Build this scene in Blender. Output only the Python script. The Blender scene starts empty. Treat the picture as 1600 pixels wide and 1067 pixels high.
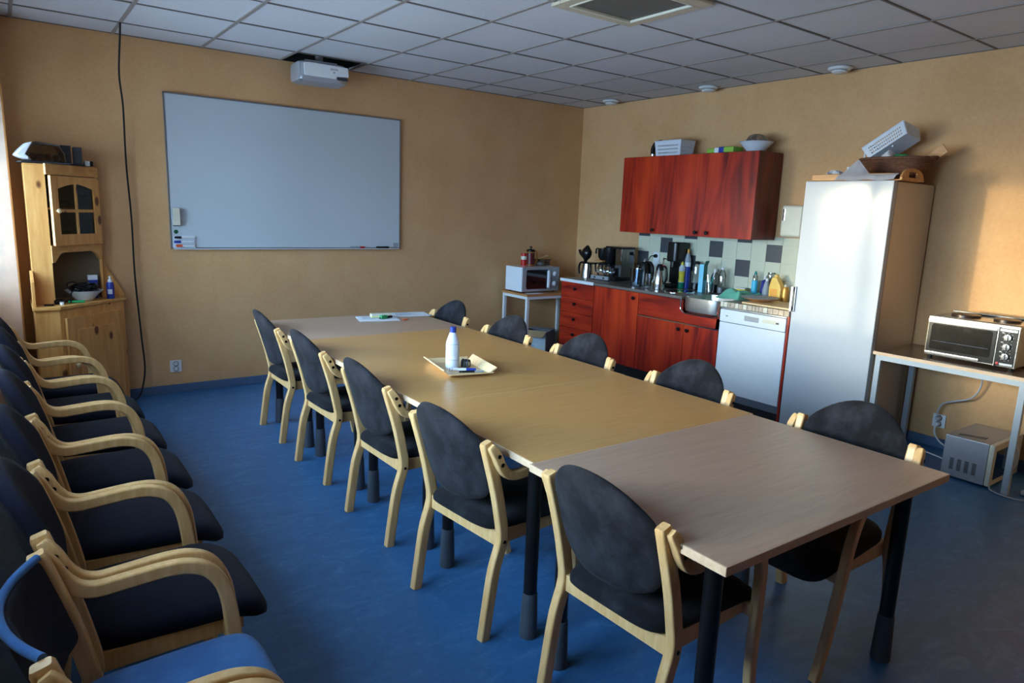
import bpy, bmesh, math, random
from math import sin, cos, pi, radians, sqrt
from mathutils import Vector, Matrix
random.seed(7)
S = bpy.context.scene
COL = S.collection

# ------------------------------------------------------------------ camera
def make_camera():
    yaw, pitch, roll = 0.638560562, -0.187559468, 0.0377596183
    f = Vector((sin(yaw)*cos(pitch), cos(yaw)*cos(pitch), sin(pitch)))
    r = Vector((cos(yaw), -sin(yaw), 0)); u = r.cross(f)
    c, s = cos(roll), sin(roll)
    R, U = c*r + s*u, c*u - s*r
    cd = bpy.data.cameras.new('camera'); cam = bpy.data.objects.new('camera', cd)
    COL.objects.link(cam)
    cd.sensor_width = 36; cd.sensor_fit = 'HORIZONTAL'; cd.lens = 36*1072.767/1600
    cd.clip_start = 0.02; cd.clip_end = 200
    m = Matrix((R, U, -f)).transposed().to_4x4()
    m.translation = Vector((-0.1534, -5.9878, 1.5602))
    cam.matrix_world = m
    S.camera = cam
make_camera()

# ------------------------------------------------------------------ light
S.view_settings.view_transform = 'Standard'
S.view_settings.look = 'None'
S.view_settings.gamma = 1
S.view_settings.use_curve_mapping = False
S.view_settings.exposure = 1.05
SUN_AZ, SUN_EL = radians(27.5), radians(1.5)     # the low sun stands beyond the window wall
SUN_DIR = Vector((-cos(SUN_AZ)*cos(SUN_EL), sin(SUN_AZ)*cos(SUN_EL), sin(SUN_EL)))
SKY_BLUE, SKY_STRENGTH = (0.45, 0.71, 1.0), 14.5
GLOW, GLOW_STRENGTH, GLOW_POWER = (1.0, 0.84, 0.48), 66.0, 72.0
GROUND, GROUND_STRENGTH = (0.52, 0.74, 1.0), 9.0
SUN_STRENGTH, SUN_COLOR, SUN_ANGLE = 0.9, (1.0, 0.84, 0.54), radians(1.0)

def make_world():
    w = bpy.data.worlds.new('dawn_sky'); S.world = w; w.use_nodes = True
    nt = w.node_tree; nt.nodes.clear(); N = nt.nodes.new; L = nt.links.new
    out = N('ShaderNodeOutputWorld'); bg = N('ShaderNodeBackground')
    tc = N('ShaderNodeTexCoord')
    nrm = N('ShaderNodeVectorMath'); nrm.operation = 'NORMALIZE'; L(tc.outputs['Generated'], nrm.inputs[0])
    sep = N('ShaderNodeSeparateXYZ'); L(nrm.outputs[0], sep.inputs[0])
    dot = N('ShaderNodeVectorMath'); dot.operation = 'DOT_PRODUCT'; L(nrm.outputs[0], dot.inputs[0]); dot.inputs[1].default_value = SUN_DIR
    mx = N('ShaderNodeMath'); mx.operation = 'MAXIMUM'; L(dot.outputs['Value'], mx.inputs[0]); mx.inputs[1].default_value = 0
    pw = N('ShaderNodeMath'); pw.operation = 'POWER'; L(mx.outputs[0], pw.inputs[0]); pw.inputs[1].default_value = GLOW_POWER
    # ground below the horizon, sky above
    mr = N('ShaderNodeMapRange'); L(sep.outputs['Z'], mr.inputs[0]); mr.inputs[1].default_value = -0.04; mr.inputs[2].default_value = 0.02
    def col(c, s): return (c[0]*s, c[1]*s, c[2]*s, 1)
    mixg = N('ShaderNodeMix'); mixg.data_type = 'RGBA'; L(mr.outputs[0], mixg.inputs[0])
    mixg.inputs[6].default_value = col(GROUND, GROUND_STRENGTH); mixg.inputs[7].default_value = col(SKY_BLUE, SKY_STRENGTH)
    mk = N('ShaderNodeMapRange'); L(sep.outputs['Z'], mk.inputs[0]); mk.inputs[1].default_value = -0.05; mk.inputs[2].default_value = 0.0; mk.inputs[3].default_value = 0.15
    pm = N('ShaderNodeMath'); pm.operation = 'MULTIPLY'; L(pw.outputs[0], pm.inputs[0]); L(mk.outputs[0], pm.inputs[1])      # the glow sits above the horizon
    gl = N('ShaderNodeMix'); gl.data_type = 'RGBA'; L(pm.outputs[0], gl.inputs[0])
    gl.inputs[6].default_value = (0, 0, 0, 1); gl.inputs[7].default_value = col(GLOW, GLOW_STRENGTH)
    add = N('ShaderNodeMix'); add.data_type = 'RGBA'; add.blend_type = 'ADD'; add.inputs[0].default_value = 1
    L(mixg.outputs[2], add.inputs[6]); L(gl.outputs[2], add.inputs[7])
    L(add.outputs[2], bg.inputs[0]); L(bg.outputs[0], out.inputs[0])
make_world()

def make_sun():
    ld = bpy.data.lights.new('sun', 'SUN'); ld.energy = SUN_STRENGTH; ld.color = SUN_COLOR; ld.angle = SUN_ANGLE
    o = bpy.data.objects.new('sun', ld); COL.objects.link(o)
    o.rotation_euler = SUN_DIR.to_track_quat('Z', 'Y').to_euler(); o.location = SUN_DIR*20
make_sun()

ROOM_H, XL, XR, YB, YF = 2.71, -0.35, 5.165, 0.0, -8.8
WINDOWS = [(-0.28, -1.75), (-1.85, -3.32), (-3.42, -4.89)]   # along the window wall
WIN_Z0, WIN_Z1, WALL_T = 0.92, 2.06, 0.22
def make_portals():
    for a, b in WINDOWS:
        ld = bpy.data.lights.new('window_portal', 'AREA'); ld.shape = 'RECTANGLE'
        ld.size = abs(b-a); ld.size_y = WIN_Z1-WIN_Z0; ld.cycles.is_portal = True
        o = bpy.data.objects.new('window_portal', ld); COL.objects.link(o)
        o.location = (XL-WALL_T*0.5, (a+b)/2, (WIN_Z0+WIN_Z1)/2)
        o.rotation_euler = Vector((-1, 0, 0)).to_track_quat('Z', 'Y').to_euler()
make_portals()

# ------------------------------------------------------------------ materials
def srgb(r, g, b):
    def f(c):
        c /= 255.0
        return c/12.92 if c <= 0.04045 else ((c+0.055)/1.055)**2.4
    return (f(r), f(g), f(b), 1)
MATS = {}
def new_mat(name):
    m = bpy.data.materials.new(name); m.use_nodes = True
    nt = m.node_tree; b = nt.nodes['Principled BSDF']
    MATS[name] = m
    return m, nt, b
def tex_coord(nt, scale=(1, 1, 1), rot=(0, 0, 0)):
    tc = nt.nodes.new('ShaderNodeTexCoord'); mp = nt.nodes.new('ShaderNodeMapping')
    nt.links.new(tc.outputs['Object'], mp.inputs[0]); mp.inputs['Scale'].default_value = scale; mp.inputs['Rotation'].default_value = rot
    return mp.outputs[0]
def noise(nt, vec, scale, detail=3, rough=0.5, dist=0.0):
    n = nt.nodes.new('ShaderNodeTexNoise'); nt.links.new(vec, n.inputs['Vector'])
    n.inputs['Scale'].default_value = scale; n.inputs['Detail'].default_value = detail
    n.inputs['Roughness'].default_value = rough; n.inputs['Distortion'].default_value = dist
    return n.outputs[0]
def ramp(nt, fac, stops):
    r = nt.nodes.new('ShaderNodeValToRGB'); nt.links.new(fac, r.inputs[0])
    e = r.color_ramp.elements
    e[0].position, e[0].color = stops[0]
    e[1].position, e[1].color = stops[-1]
    for p, c in stops[1:-1]:
        x = e.new(p); x.color = c
    return r.outputs[0]
def bump(nt, b, h, strength=0.2, dist=0.01):
    n = nt.nodes.new('ShaderNodeBump'); n.inputs['Strength'].default_value = strength; n.inputs['Distance'].default_value = dist
    nt.links.new(h, n.inputs['Height']); nt.links.new(n.outputs[0], b.inputs['Normal'])
def shade(c, k):
    return (min(1, c[0]*k), min(1, c[1]*k), min(1, c[2]*k), 1)
def plain(name, c, rough=0.5, metal=0.0, var=0.06, scale=18, bmp=0.0, bscale=200, coat=0.0, trans=0.0, ior=1.45, alpha=1.0, spec=0.5):
    m, nt, b = new_mat(name)
    v = tex_coord(nt)
    f = noise(nt, v, scale, 3)
    nt.links.new(ramp(nt, f, [(0.3, shade(c, 1-var)), (0.7, shade(c, 1+var))]), b.inputs['Base Color'])
    b.inputs['Roughness'].default_value = rough; b.inputs['Metallic'].default_value = metal
    b.inputs['Coat Weight'].default_value = coat; b.inputs['Transmission Weight'].default_value = trans
    b.inputs['IOR'].default_value = ior; b.inputs['Alpha'].default_value = alpha
    b.inputs['Specular IOR Level'].default_value = spec
    if bmp: bump(nt, b, noise(nt, v, bscale, 2), bmp, 0.003)
    return m
def wood(name, c1, c2, scale=(1, 14, 14), nscale=3.0, rough=0.4, knots=None, rot=(0, 0, 0), lo=0.35, hi=0.65, coat=0.0):
    m, nt, b = new_mat(name)
    v = tex_coord(nt, scale, rot)
    f = noise(nt, v, nscale, 6, 0.6, 0.6)
    c = ramp(nt, f, [(lo, c1), (hi, c2)])
    if knots:
        vk = tex_coord(nt, (1, 1, 0.55))
        vo = nt.nodes.new('ShaderNodeTexVoronoi'); nt.links.new(vk, vo.inputs['Vector']); vo.inputs['Scale'].default_value = 8.5
        k = ramp(nt, vo.outputs['Distance'], [(0.12, (1, 1, 1, 1)), (0.19, (0, 0, 0, 1))])
        mix = nt.nodes.new('ShaderNodeMix'); mix.data_type = 'RGBA'; nt.links.new(k, mix.inputs[0])
        nt.links.new(c, mix.inputs[6]); mix.inputs[7].default_value = knots
        c = mix.outputs[2]
    nt.links.new(c, b.inputs['Base Color'])
    b.inputs['Roughness'].default_value = rough; b.inputs['Coat Weight'].default_value = coat
    bump(nt, b, f, 0.05, 0.002)
    return m
def fabric(name, c1, c2, rough=0.95, sheen=0.3, big=5.0):
    m, nt, b = new_mat(name)
    v = tex_coord(nt)
    f = noise(nt, v, big, 6, 0.65)
    nt.links.new(ramp(nt, f, [(0.45, c1), (0.78, c2)]), b.inputs['Base Color'])
    b.inputs['Roughness'].default_value = rough; b.inputs['Sheen Weight'].default_value = sheen
    b.inputs['Specular IOR Level'].default_value = 0.2
    bump(nt, b, noise(nt, v, 500, 2), 0.25, 0.002)
    return m
def clear(name, c=(1, 1, 1, 1), gloss=0.12, tint=0.9, edge=0.8):
    """thin see-through plastic or glass"""
    m, nt, b = new_mat(name)
    out = nt.nodes['Material Output']
    tr = nt.nodes.new('ShaderNodeBsdfTransparent'); tr.inputs[0].default_value = shade(c, tint)
    gl = nt.nodes.new('ShaderNodeBsdfGlossy'); gl.inputs['Roughness'].default_value = 0.05
    lw = nt.nodes.new('ShaderNodeLayerWeight'); lw.inputs[0].default_value = 0.35
    ad = nt.nodes.new('ShaderNodeMath'); ad.operation = 'MULTIPLY_ADD'; nt.links.new(lw.outputs['Fresnel'], ad.inputs[0]); ad.inputs[1].default_value = edge; ad.inputs[2].default_value = gloss
    ad.use_clamp = True
    mx = nt.nodes.new('ShaderNodeMixShader'); nt.links.new(ad.outputs[0], mx.inputs[0])
    nt.links.new(tr.outputs[0], mx.inputs[1]); nt.links.new(gl.outputs[0], mx.inputs[2]); nt.links.new(mx.outputs[0], out.inputs[0])
    nt.nodes.remove(b)
    return m

def wall_material():
    m, nt, b = new_mat('ochre_wallpaper')
    v = tex_coord(nt)
    f1 = noise(nt, v, 1.6, 4, 0.6); f2 = noise(nt, v, 45, 3, 0.6)
    mx = nt.nodes.new('ShaderNodeMath'); mx.operation = 'MULTIPLY_ADD'; nt.links.new(f2, mx.inputs[0]); mx.inputs[1].default_value = 0.5
    nt.links.new(f1, mx.inputs[2])
    nt.links.new(ramp(nt, mx.outputs[0], [(0.55, srgb(201, 156, 109)), (1.0, srgb(216, 173, 125))]), b.inputs['Base Color'])
    b.inputs['Roughness'].default_value = 0.75; b.inputs['Specular IOR Level'].default_value = 0.25
    bump(nt, b, noise(nt, v, 160, 3, 0.6), 0.25, 0.004)
wall_material()
def floor_material():
    m, nt, b = new_mat('blue_linoleum')
    v = tex_coord(nt, (1, 2.2, 1), (0, 0, 0.5))
    f1 = noise(nt, v, 5, 8, 0.68, 1.2); f2 = noise(nt, tex_coord(nt, (3, 1, 1), (0, 0, 0.9)), 22, 5, 0.7, 0.5)
    mx = nt.nodes.new('ShaderNodeMath'); mx.operation = 'MULTIPLY_ADD'; nt.links.new(f2, mx.inputs[0]); mx.inputs[1].default_value = 0.35; nt.links.new(f1, mx.inputs[2])
    nt.links.new(ramp(nt, mx.outputs[0], [(0.40, srgb(40, 88, 136)), (0.70, srgb(50, 104, 156)), (1.05, srgb(84, 134, 182))]), b.inputs['Base Color'])
    b.inputs['Roughness'].default_value = 0.42; b.inputs['Specular IOR Level'].default_value = 0.45
    bump(nt, b, noise(nt, v, 60, 3), 0.04, 0.003)
floor_material()
def tile_material():
    m, nt, b = new_mat('ceiling_tile')
    v = tex_coord(nt)
    f = noise(nt, v, 220, 2, 0.7); g = noise(nt, v, 0.9, 2)
    mx = nt.nodes.new('ShaderNodeMath'); mx.operation = 'MULTIPLY_ADD'; nt.links.new(g, mx.inputs[0]); mx.inputs[1].default_value = 0.4; nt.links.new(f, mx.inputs[2])
    nt.links.new(ramp(nt, mx.outputs[0], [(0.35, srgb(178, 178, 182)), (0.9, srgb(208, 208, 212))]), b.inputs['Base Color'])
    b.inputs['Roughness'].default_value = 0.9; bump(nt, b, f, 0.3, 0.003)
tile_material()
def cherry_material(name, vert):
    m, nt, b = new_mat(name)
    sc = (2.6, 2.6, 0.42) if vert else (0.5, 0.5, 3.2)
    f = noise(nt, tex_coord(nt, sc), 1.5, 2, 0.45, 0.5)
    ml = nt.nodes.new('ShaderNodeMath'); ml.operation = 'MULTIPLY'; nt.links.new(f, ml.inputs[0]); ml.inputs[1].default_value = 46.0
    sn = nt.nodes.new('ShaderNodeMath'); sn.operation = 'SINE'; nt.links.new(ml.outputs[0], sn.inputs[0])
    f2 = noise(nt, tex_coord(nt, (50, 50, 1.6) if vert else (1.6, 1.6, 50)), 2.5, 3)
    f3 = noise(nt, tex_coord(nt, (3.5, 3.5, 0.5) if vert else (0.6, 0.6, 5)), 1.6, 3)
    m1 = nt.nodes.new('ShaderNodeMath'); m1.operation = 'MULTIPLY_ADD'; nt.links.new(sn.outputs[0], m1.inputs[0]); m1.inputs[1].default_value = 0.055; nt.links.new(f3, m1.inputs[2])
    mx = nt.nodes.new('ShaderNodeMath'); mx.operation = 'MULTIPLY_ADD'; nt.links.new(f2, mx.inputs[0]); mx.inputs[1].default_value = 0.2; nt.links.new(m1.outputs[0], mx.inputs[2])
    nt.links.new(ramp(nt, mx.outputs[0], [(0.40, srgb(96, 16, 12)), (0.57, srgb(166, 38, 18)), (0.78, srgb(200, 60, 24))]), b.inputs['Base Color'])
    b.inputs['Roughness'].default_value = 0.3
cherry_material('cherry_upright', True); cherry_material('cherry_level', False)
def rim_wood():
    return wood('cherry_dark', srgb(70, 16, 12), srgb(110, 28, 18), (6, 6, 1), 2, 0.35)
rim_wood()

wood('beech', srgb(210, 164, 104), srgb(226, 186, 130), (20, 20, 2.5), 2.5, 0.38)
wood('table_pink', srgb(172, 142, 120), srgb(184, 154, 132), (2.2, 26, 26), 2.2, 0.33)
wood('table_yellow', srgb(192, 143, 84), srgb(202, 155, 96), (2.2, 26, 26), 2.2, 0.30)
wood('table_lip', srgb(206, 176, 142), srgb(220, 192, 160), (4, 20, 20), 2.5, 0.4)
wood('pine', srgb(210, 146, 76), srgb(230, 174, 102), (9, 9, 0.9), 2.5, 0.42, knots=srgb(112, 62, 26))
wood('pine_level', srgb(200, 142, 74), srgb(220, 168, 98), (1, 9, 9), 2.5, 0.42)
wood('pale_wood', srgb(222, 190, 140), srgb(238, 212, 168), (2, 18, 18), 2.5, 0.4)
wood('tray_wood', srgb(184, 128, 70), srgb(206, 152, 92), (2, 14, 14), 2.5, 0.45)
wood('oak_top', srgb(170, 116, 66), srgb(196, 142, 88), (2, 18, 18), 2.5, 0.35)
wood('dark_laminate', srgb(96, 78, 66), srgb(118, 98, 84), (2, 18, 18), 2.5, 0.25)
fabric('black_upholstery', srgb(21, 21, 25), srgb(56, 57, 64), big=6, sheen=0.04)
fabric('navy_upholstery', srgb(15, 17, 32), srgb(26, 30, 50), big=4, sheen=0.04)
fabric('blue_upholstery', srgb(56, 102, 160), srgb(82, 132, 190), big=5, sheen=0.1)
fabric('turquoise_cloth', srgb(140, 232, 208), srgb(180, 244, 226), big=9)
fabric('white_cloth', srgb(206, 206, 212), srgb(236, 236, 240), big=9)
plain('pier_lit', srgb(216, 192, 172), 0.7, bmp=0.15)  # wall tone made paler: window light on the pier put into its colour
plain('skirting_vinyl', srgb(78, 104, 138), 0.5)
plain('white_enamel', srgb(226, 232, 238), 0.22, var=0.015, coat=0.3)
plain('fridge_door', srgb(186, 193, 200), 0.09, metal=0.0, var=0.012, spec=0.045)
plain('fridge_side', srgb(196, 184, 170), 0.42, metal=0.3, var=0.015)
plain('grey_metal', srgb(150, 156, 162), 0.35, metal=0.8, var=0.03)
plain('steel', srgb(190, 190, 188), 0.22, metal=1.0, var=0.04)
plain('steel_dull', srgb(160, 156, 150), 0.38, metal=0.9, var=0.05)
plain('steel_bowl', srgb(205, 205, 200), 0.34, metal=1.0, var=0.03)
plain('chrome', srgb(225, 225, 225), 0.08, metal=1.0, var=0.01)
plain('black_plastic', srgb(16, 16, 18), 0.25, var=0.1)
plain('black_matte', srgb(14, 14, 16), 0.7, var=0.1)
plain('dark_grey', srgb(52, 54, 60), 0.6)
plain('table_leg_black', srgb(13, 14, 17), 0.35, var=0.2)
plain('leg_sleeve', srgb(66, 72, 82), 0.55, var=0.1)
plain('collar_blue', srgb(92, 116, 134), 0.4)
plain('white_paint', srgb(222, 226, 228), 0.4, var=0.02)
plain('painted_metal', srgb(176, 188, 196), 0.4, var=0.03)
plain('white_plastic', srgb(224, 226, 228), 0.35, var=0.02)
plain('cream_plastic', srgb(214, 210, 190), 0.4, var=0.03)
plain('grey_plastic', srgb(150, 156, 164), 0.45, var=0.03)
plain('silver_paint', srgb(176, 180, 186), 0.4, metal=0.5, var=0.03)
plain('board_white', srgb(188, 198, 204), 0.28, var=0.01, scale=1.5)
plain('alu', srgb(140, 148, 156), 0.35, metal=0.85)
plain('void', srgb(20, 18, 16), 0.95)
plain('grid_bar', srgb(142, 134, 128), 0.6, var=0.05)
plain('grid_gap', srgb(112, 106, 102), 0.8)
plain('vent_frame', srgb(196, 182, 158), 0.55)
plain('vent_mesh', srgb(104, 98, 90), 0.7, bmp=0.5, bscale=300)
plain('tile_pale', srgb(208, 208, 184), 0.2, var=0.03, scale=4, coat=0.2)
plain('tile_dark', srgb(70, 72, 78), 0.35, var=0.06)
plain('grout', srgb(206, 208, 200), 0.8)
plain('worktop_steel', srgb(128, 120, 112), 0.32, metal=0.35, var=0.06, scale=60)
plain('worktop_grey', srgb(150, 142, 134), 0.4, var=0.06, scale=60)
plain('mosaic', srgb(186, 170, 150), 0.6, var=0.25, scale=38)
plain('plinth', srgb(26, 26, 30), 0.6)
plain('red_plastic', srgb(186, 28, 26), 0.4)
plain('maroon', srgb(88, 26, 28), 0.3)
plain('green_plastic', srgb(26, 150, 90), 0.4)
plain('green_dark', srgb(10, 88, 50), 0.4)
plain('lime', srgb(136, 184, 66), 0.5, var=0.1)
plain('blue_plastic', srgb(34, 58, 150), 0.35)
plain('navy_plastic', srgb(28, 32, 128), 0.3)
plain('sky_plastic', srgb(70, 186, 220), 0.35)
plain('cyan_card', srgb(120, 204, 228), 0.5, var=0.04)
plain('teal_card', srgb(70, 130, 124), 0.6)
plain('teal_plastic', srgb(20, 140, 136), 0.35)
plain('yellow_plastic', srgb(246, 200, 96), 0.35, var=0.05)
plain('pale_yellow', srgb(228, 226, 150), 0.6)
plain('lemon', srgb(238, 222, 70), 0.45)
plain('orange_plastic', srgb(226, 88, 40), 0.45)
plain('gold', srgb(206, 150, 72), 0.35, metal=0.6)
plain('brown', srgb(90, 52, 38), 0.5)
plain('hot_plate', srgb(58, 48, 42), 0.32, metal=0.4)
plain('paper', srgb(226, 230, 236), 0.8, var=0.015)
plain('print_grey', srgb(150, 166, 184), 0.8)
plain('niche_back', srgb(122, 106, 84), 0.6)
plain('print_blue', srgb(96, 130, 176), 0.7)
plain('print_dark', srgb(60, 72, 92), 0.8)
plain('card_grey', srgb(150, 152, 160), 0.85)
plain('card_label', srgb(196, 214, 222), 0.75, var=0.02)
plain('card_inner', srgb(204, 182, 140), 0.85)
plain('wicker', srgb(104, 66, 46), 0.75, var=0.3, scale=60, bmp=0.6, bscale=120)
plain('milk_plastic', srgb(214, 222, 232), 0.4, var=0.02)
plain('cable_grey', srgb(170, 176, 184), 0.5)
plain('dark_glass', srgb(16, 17, 18), 0.08, var=0.1, coat=0.4)
plain('oven_glass', srgb(40, 38, 34), 0.12, var=0.25, scale=9, coat=0.5)
plain('orange_edge', srgb(178, 120, 62), 0.6)
plain('outside_plaster', srgb(200, 200, 200), 0.9)
plain('liquid_green', srgb(20, 130, 100), 0.2)
clear('clear_glass', (0.97, 0.99, 1, 1), 0.10, 0.92)
clear('clear_plastic', (0.94, 0.95, 0.95, 1), 0.16, 0.82)
clear('smoke_plastic', (0.72, 0.74, 0.74, 1), 0.14, 0.8)
clear('blue_glass', (0.80, 0.88, 0.96, 1), 0.14, 0.8)
clear('amber_glass', (0.80, 0.62, 0.46, 1), 0.08, 0.8)
clear('cabinet_glass', (0.62, 0.64, 0.64, 1), 0.0, 0.8, 0.25)
clear('window_glass', (1, 1, 1, 1), 0.02, 0.97)

# ------------------------------------------------------------------ mesh helpers
def catmull(pts, n=6):
    P = [Vector(p) for p in pts]; out = []
    for i in range(len(P)-1):
        p0 = P[max(i-1, 0)]; p1 = P[i]; p2 = P[i+1]; p3 = P[min(i+2, len(P)-1)]
        for k in range(n):
            t = k/n
            out.append(0.5*((2*p1)+(-p0+p2)*t+(2*p0-5*p1+4*p2-p3)*t*t+(-p0+3*p1-3*p2+p3)*t**3))
    out.append(P[-1]); return out

class MB:
    """collects shapes; build() links them as ONE mesh object"""
    def __init__(self): self.bm = bmesh.new()
    def _merge(self, b2, mi=0, M=None):
        if M is not None: b2.transform(M)
        me = bpy.data.meshes.new('tmp')
        for f in b2.faces: f.material_index = mi
        b2.to_mesh(me); b2.free(); self.bm.from_mesh(me); bpy.data.meshes.remove(me)
        return self
    def box(self, lo, hi, bev=0.0, mi=0, M=None, seg=2):
        b = bmesh.new(); bmesh.ops.create_cube(b, size=1)
        c = [(lo[i]+hi[i])/2 for i in range(3)]; s = [abs(hi[i]-lo[i]) for i in range(3)]
        for v in b.verts: v.co = Vector((c[0]+v.co.x*s[0], c[1]+v.co.y*s[1], c[2]+v.co.z*s[2]))
        if bev: bmesh.ops.bevel(b, geom=list(b.edges), offset=min(bev, min(s)*0.49), segments=seg, profile=0.5, affect='EDGES')
        return self._merge(b, mi, M)
    def prism(self, poly, axis, a, b_, bev=0.0, mi=0, M=None):
        """poly in the two other axes (in xyz order), extruded along axis from a to b_"""
        b = bmesh.new()
        def mk(p, t):
            return {0: (t, p[0], p[1]), 1: (p[0], t, p[1]), 2: (p[0], p[1], t)}[axis]
        A = [b.verts.new(mk(p, a)) for p in poly]; B = [b.verts.new(mk(p, b_)) for p in poly]
        n = len(poly)
        b.faces.new(A); b.faces.new(list(reversed(B)))
        for i in range(n): b.faces.new((A[i], B[i], B[(i+1) % n], A[(i+1) % n]))
        bmesh.ops.recalc_face_normals(b, faces=list(b.faces))
        if bev: bmesh.ops.bevel(b, geom=list(b.edges), offset=bev, segments=2, profile=0.5, affect='EDGES')
        return self._merge(b, mi, M)
    def lathe(self, prof, c=(0, 0, 0), seg=24, mi=0, M=None, sx=1, sy=1):
        b = bmesh.new(); rings = []
        for r, z in prof:
            if r < 1e-5: rings.append([b.verts.new((c[0], c[1], c[2]+z))])
            else: rings.append([b.verts.new((c[0]+sx*r*cos(2*pi*k/seg), c[1]+sy*r*sin(2*pi*k/seg), c[2]+z)) for k in range(seg)])
        for A, B in zip(rings[:-1], rings[1:]):
            for k in range(seg):
                q = (k+1) % seg
                if len(A) == 1 and len(B) == 1: break
                if len(A) == 1: b.faces.new((A[0], B[q], B[k]))
                elif len(B) == 1: b.faces.new((A[k], A[q], B[0]))
                else: b.faces.new((A[k], A[q], B[q], B[k]))
        bmesh.ops.recalc_face_normals(b, faces=list(b.faces))
        return self._merge(b, mi, M)
    def sweep(self, path, sec, side=None, mi=0, caps=True, M=None, scale=None):
        """sec: 2-D outline; first coordinate along the side vector, second along side x tangent"""
        b = bmesh.new(); P = [Vector(p) for p in path]; rings = []; prev = None
        for i, p in enumerate(P):
            t = (P[min(i+1, len(P)-1)]-P[max(i-1, 0)]).normalized()
            if side is not None: s = Vector(side); s = (s-t*s.dot(t)).normalized()
            else:
                if prev is None: prev = t.orthogonal().normalized()
                s = (prev-t*prev.dot(t)).normalized(); prev = s
            n = s.cross(t); k = 1.0 if scale is None else scale(i/(len(P)-1))
            rings.append([b.verts.new(p+s*(q[0]*k)+n*(q[1]*k)) for q in sec])
        m = len(sec)
        for A, B in zip(rings[:-1], rings[1:]):
            for k in range(m): b.faces.new((A[k], A[(k+1) % m], B[(k+1) % m], B[k]))
        if caps: b.faces.new(rings[0]); b.faces.new(rings[-1])
        bmesh.ops.recalc_face_normals(b, faces=list(b.faces))
        return self._merge(b, mi, M)
    def tube(self, path, r, seg=8, mi=0, M=None, scale=None):
        return self.sweep(path, [(r*cos(2*pi*k/seg), r*sin(2*pi*k/seg)) for k in range(seg)], None, mi, True, M, scale)
    def ball(self, c, r, mi=0, M=None, seg=14):
        r = (r, r, r) if not hasattr(r, '__len__') else r
        b = bmesh.new(); bmesh.ops.create_uvsphere(b, u_segments=seg, v_segments=max(6, seg//2), radius=1)
        for v in b.verts: v.co = Vector((c[0]+v.co.x*r[0], c[1]+v.co.y*r[1], c[2]+v.co.z*r[2]))
        return self._merge(b, mi, M)
    def disc_grid(self, rings, mi=0):
        """rings: lists of points from the centre ([one point]) outwards"""
        b = bmesh.new(); V = [[b.verts.new(p) for p in r] for r in rings]
        for A, B in zip(V[:-1], V[1:]):
            n = max(len(A), len(B))
            for k in range(n):
                q = (k+1) % n
                if len(A) == 1: b.faces.new((A[0], B[k], B[q]))
                elif len(B) == 1: b.faces.new((A[k], B[0], A[q]))
                else: b.faces.new((A[k], B[k], B[q], A[q]))
        bmesh.ops.recalc_face_normals(b, faces=list(b.faces))
        return self._merge(b, mi)
    def grid(self, fn, nu, nv, mi=0, thick=0.0):
        """open sheet fn(u, v); thick > 0 gives it a back"""
        b = bmesh.new()
        V = [[b.verts.new(fn(i/nu, j/nv)) for j in range(nv+1)] for i in range(nu+1)]
        for i in range(nu):
            for j in range(nv): b.faces.new((V[i][j], V[i+1][j], V[i+1][j+1], V[i][j+1]))
        if thick: bmesh.ops.solidify(b, geom=list(b.faces), thickness=thick)
        return self._merge(b, mi)
    def build(self, name, mats, parent=None, loc=None, label=None, sharp=38, mod=None):
        me = bpy.data.meshes.new(name)
        for f in self.bm.faces: f.smooth = True
        lim = radians(sharp)
        for e in self.bm.edges:
            if len(e.link_faces) == 2 and e.calc_face_angle(0) > lim: e.smooth = False
        self.bm.to_mesh(me); self.bm.free()
        for m in (mats if isinstance(mats, (list, tuple)) else [mats]): me.materials.append(MATS[m])
        o = bpy.data.objects.new(name, me); COL.objects.link(o)
        wn = o.modifiers.new('face_weighted_normals', 'WEIGHTED_NORMAL'); wn.keep_sharp = True; wn.weight = 80
        if parent is not None: o.parent = parent
        if loc is not None: o.location = loc
        if label: o['label'] = label
        return o

def tag(o, label, cat, group=None, kind=None):
    o['label'] = label; o['category'] = cat
    if group: o['group'] = group
    if kind: o['kind'] = kind
    return o
def thing(name, label, cat, loc=(0, 0, 0), rz=0.0, group=None):
    o = bpy.data.objects.new(name, None); COL.objects.link(o); o.empty_display_size = 0.05
    o.location = loc; o.rotation_euler = (0, 0, rz)
    return tag(o, label, cat, group)
def struct(o): o['kind'] = 'structure'; return o
def copy_tree(o, parent=None):
    c = o.copy(); COL.objects.link(c)
    if parent is not None: c.parent = parent
    for ch in list(o.children): copy_tree(ch, c)
    return c
def rrect(w, h, r, n=3):
    """rounded rectangle outline, centred"""
    out = []
    for cx, cy, a0 in ((w/2-r, h/2-r, 0), (-w/2+r, h/2-r, 90), (-w/2+r, -h/2+r, 180), (w/2-r, -h/2+r, 270)):
        for k in range(n+1):
            a = radians(a0+90*k/n); out.append((cx+r*cos(a), cy+r*sin(a)))
    return out
def text_part(name, body, size, mat, parent, loc, rot, align='CENTER'):
    cu = bpy.data.curves.new(name, 'FONT'); cu.body = body; cu.size = size; cu.align_x = align; cu.extrude = 0.0004
    t = bpy.data.objects.new('tmp_text', cu); COL.objects.link(t)
    bpy.context.view_layer.update()
    me = bpy.data.meshes.new_from_object(t.evaluated_get(bpy.context.evaluated_depsgraph_get()))
    bpy.data.objects.remove(t); bpy.data.curves.remove(cu)
    me.name = name; me.materials.clear(); me.materials.append(MATS[mat])
    o = bpy.data.objects.new(name, me); COL.objects.link(o); o.parent = parent; o.location = loc; o.rotation_euler = rot
    return o
RW = -pi/2     # things on the kitchen wall: local x runs to the right, local y into the wall

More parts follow.
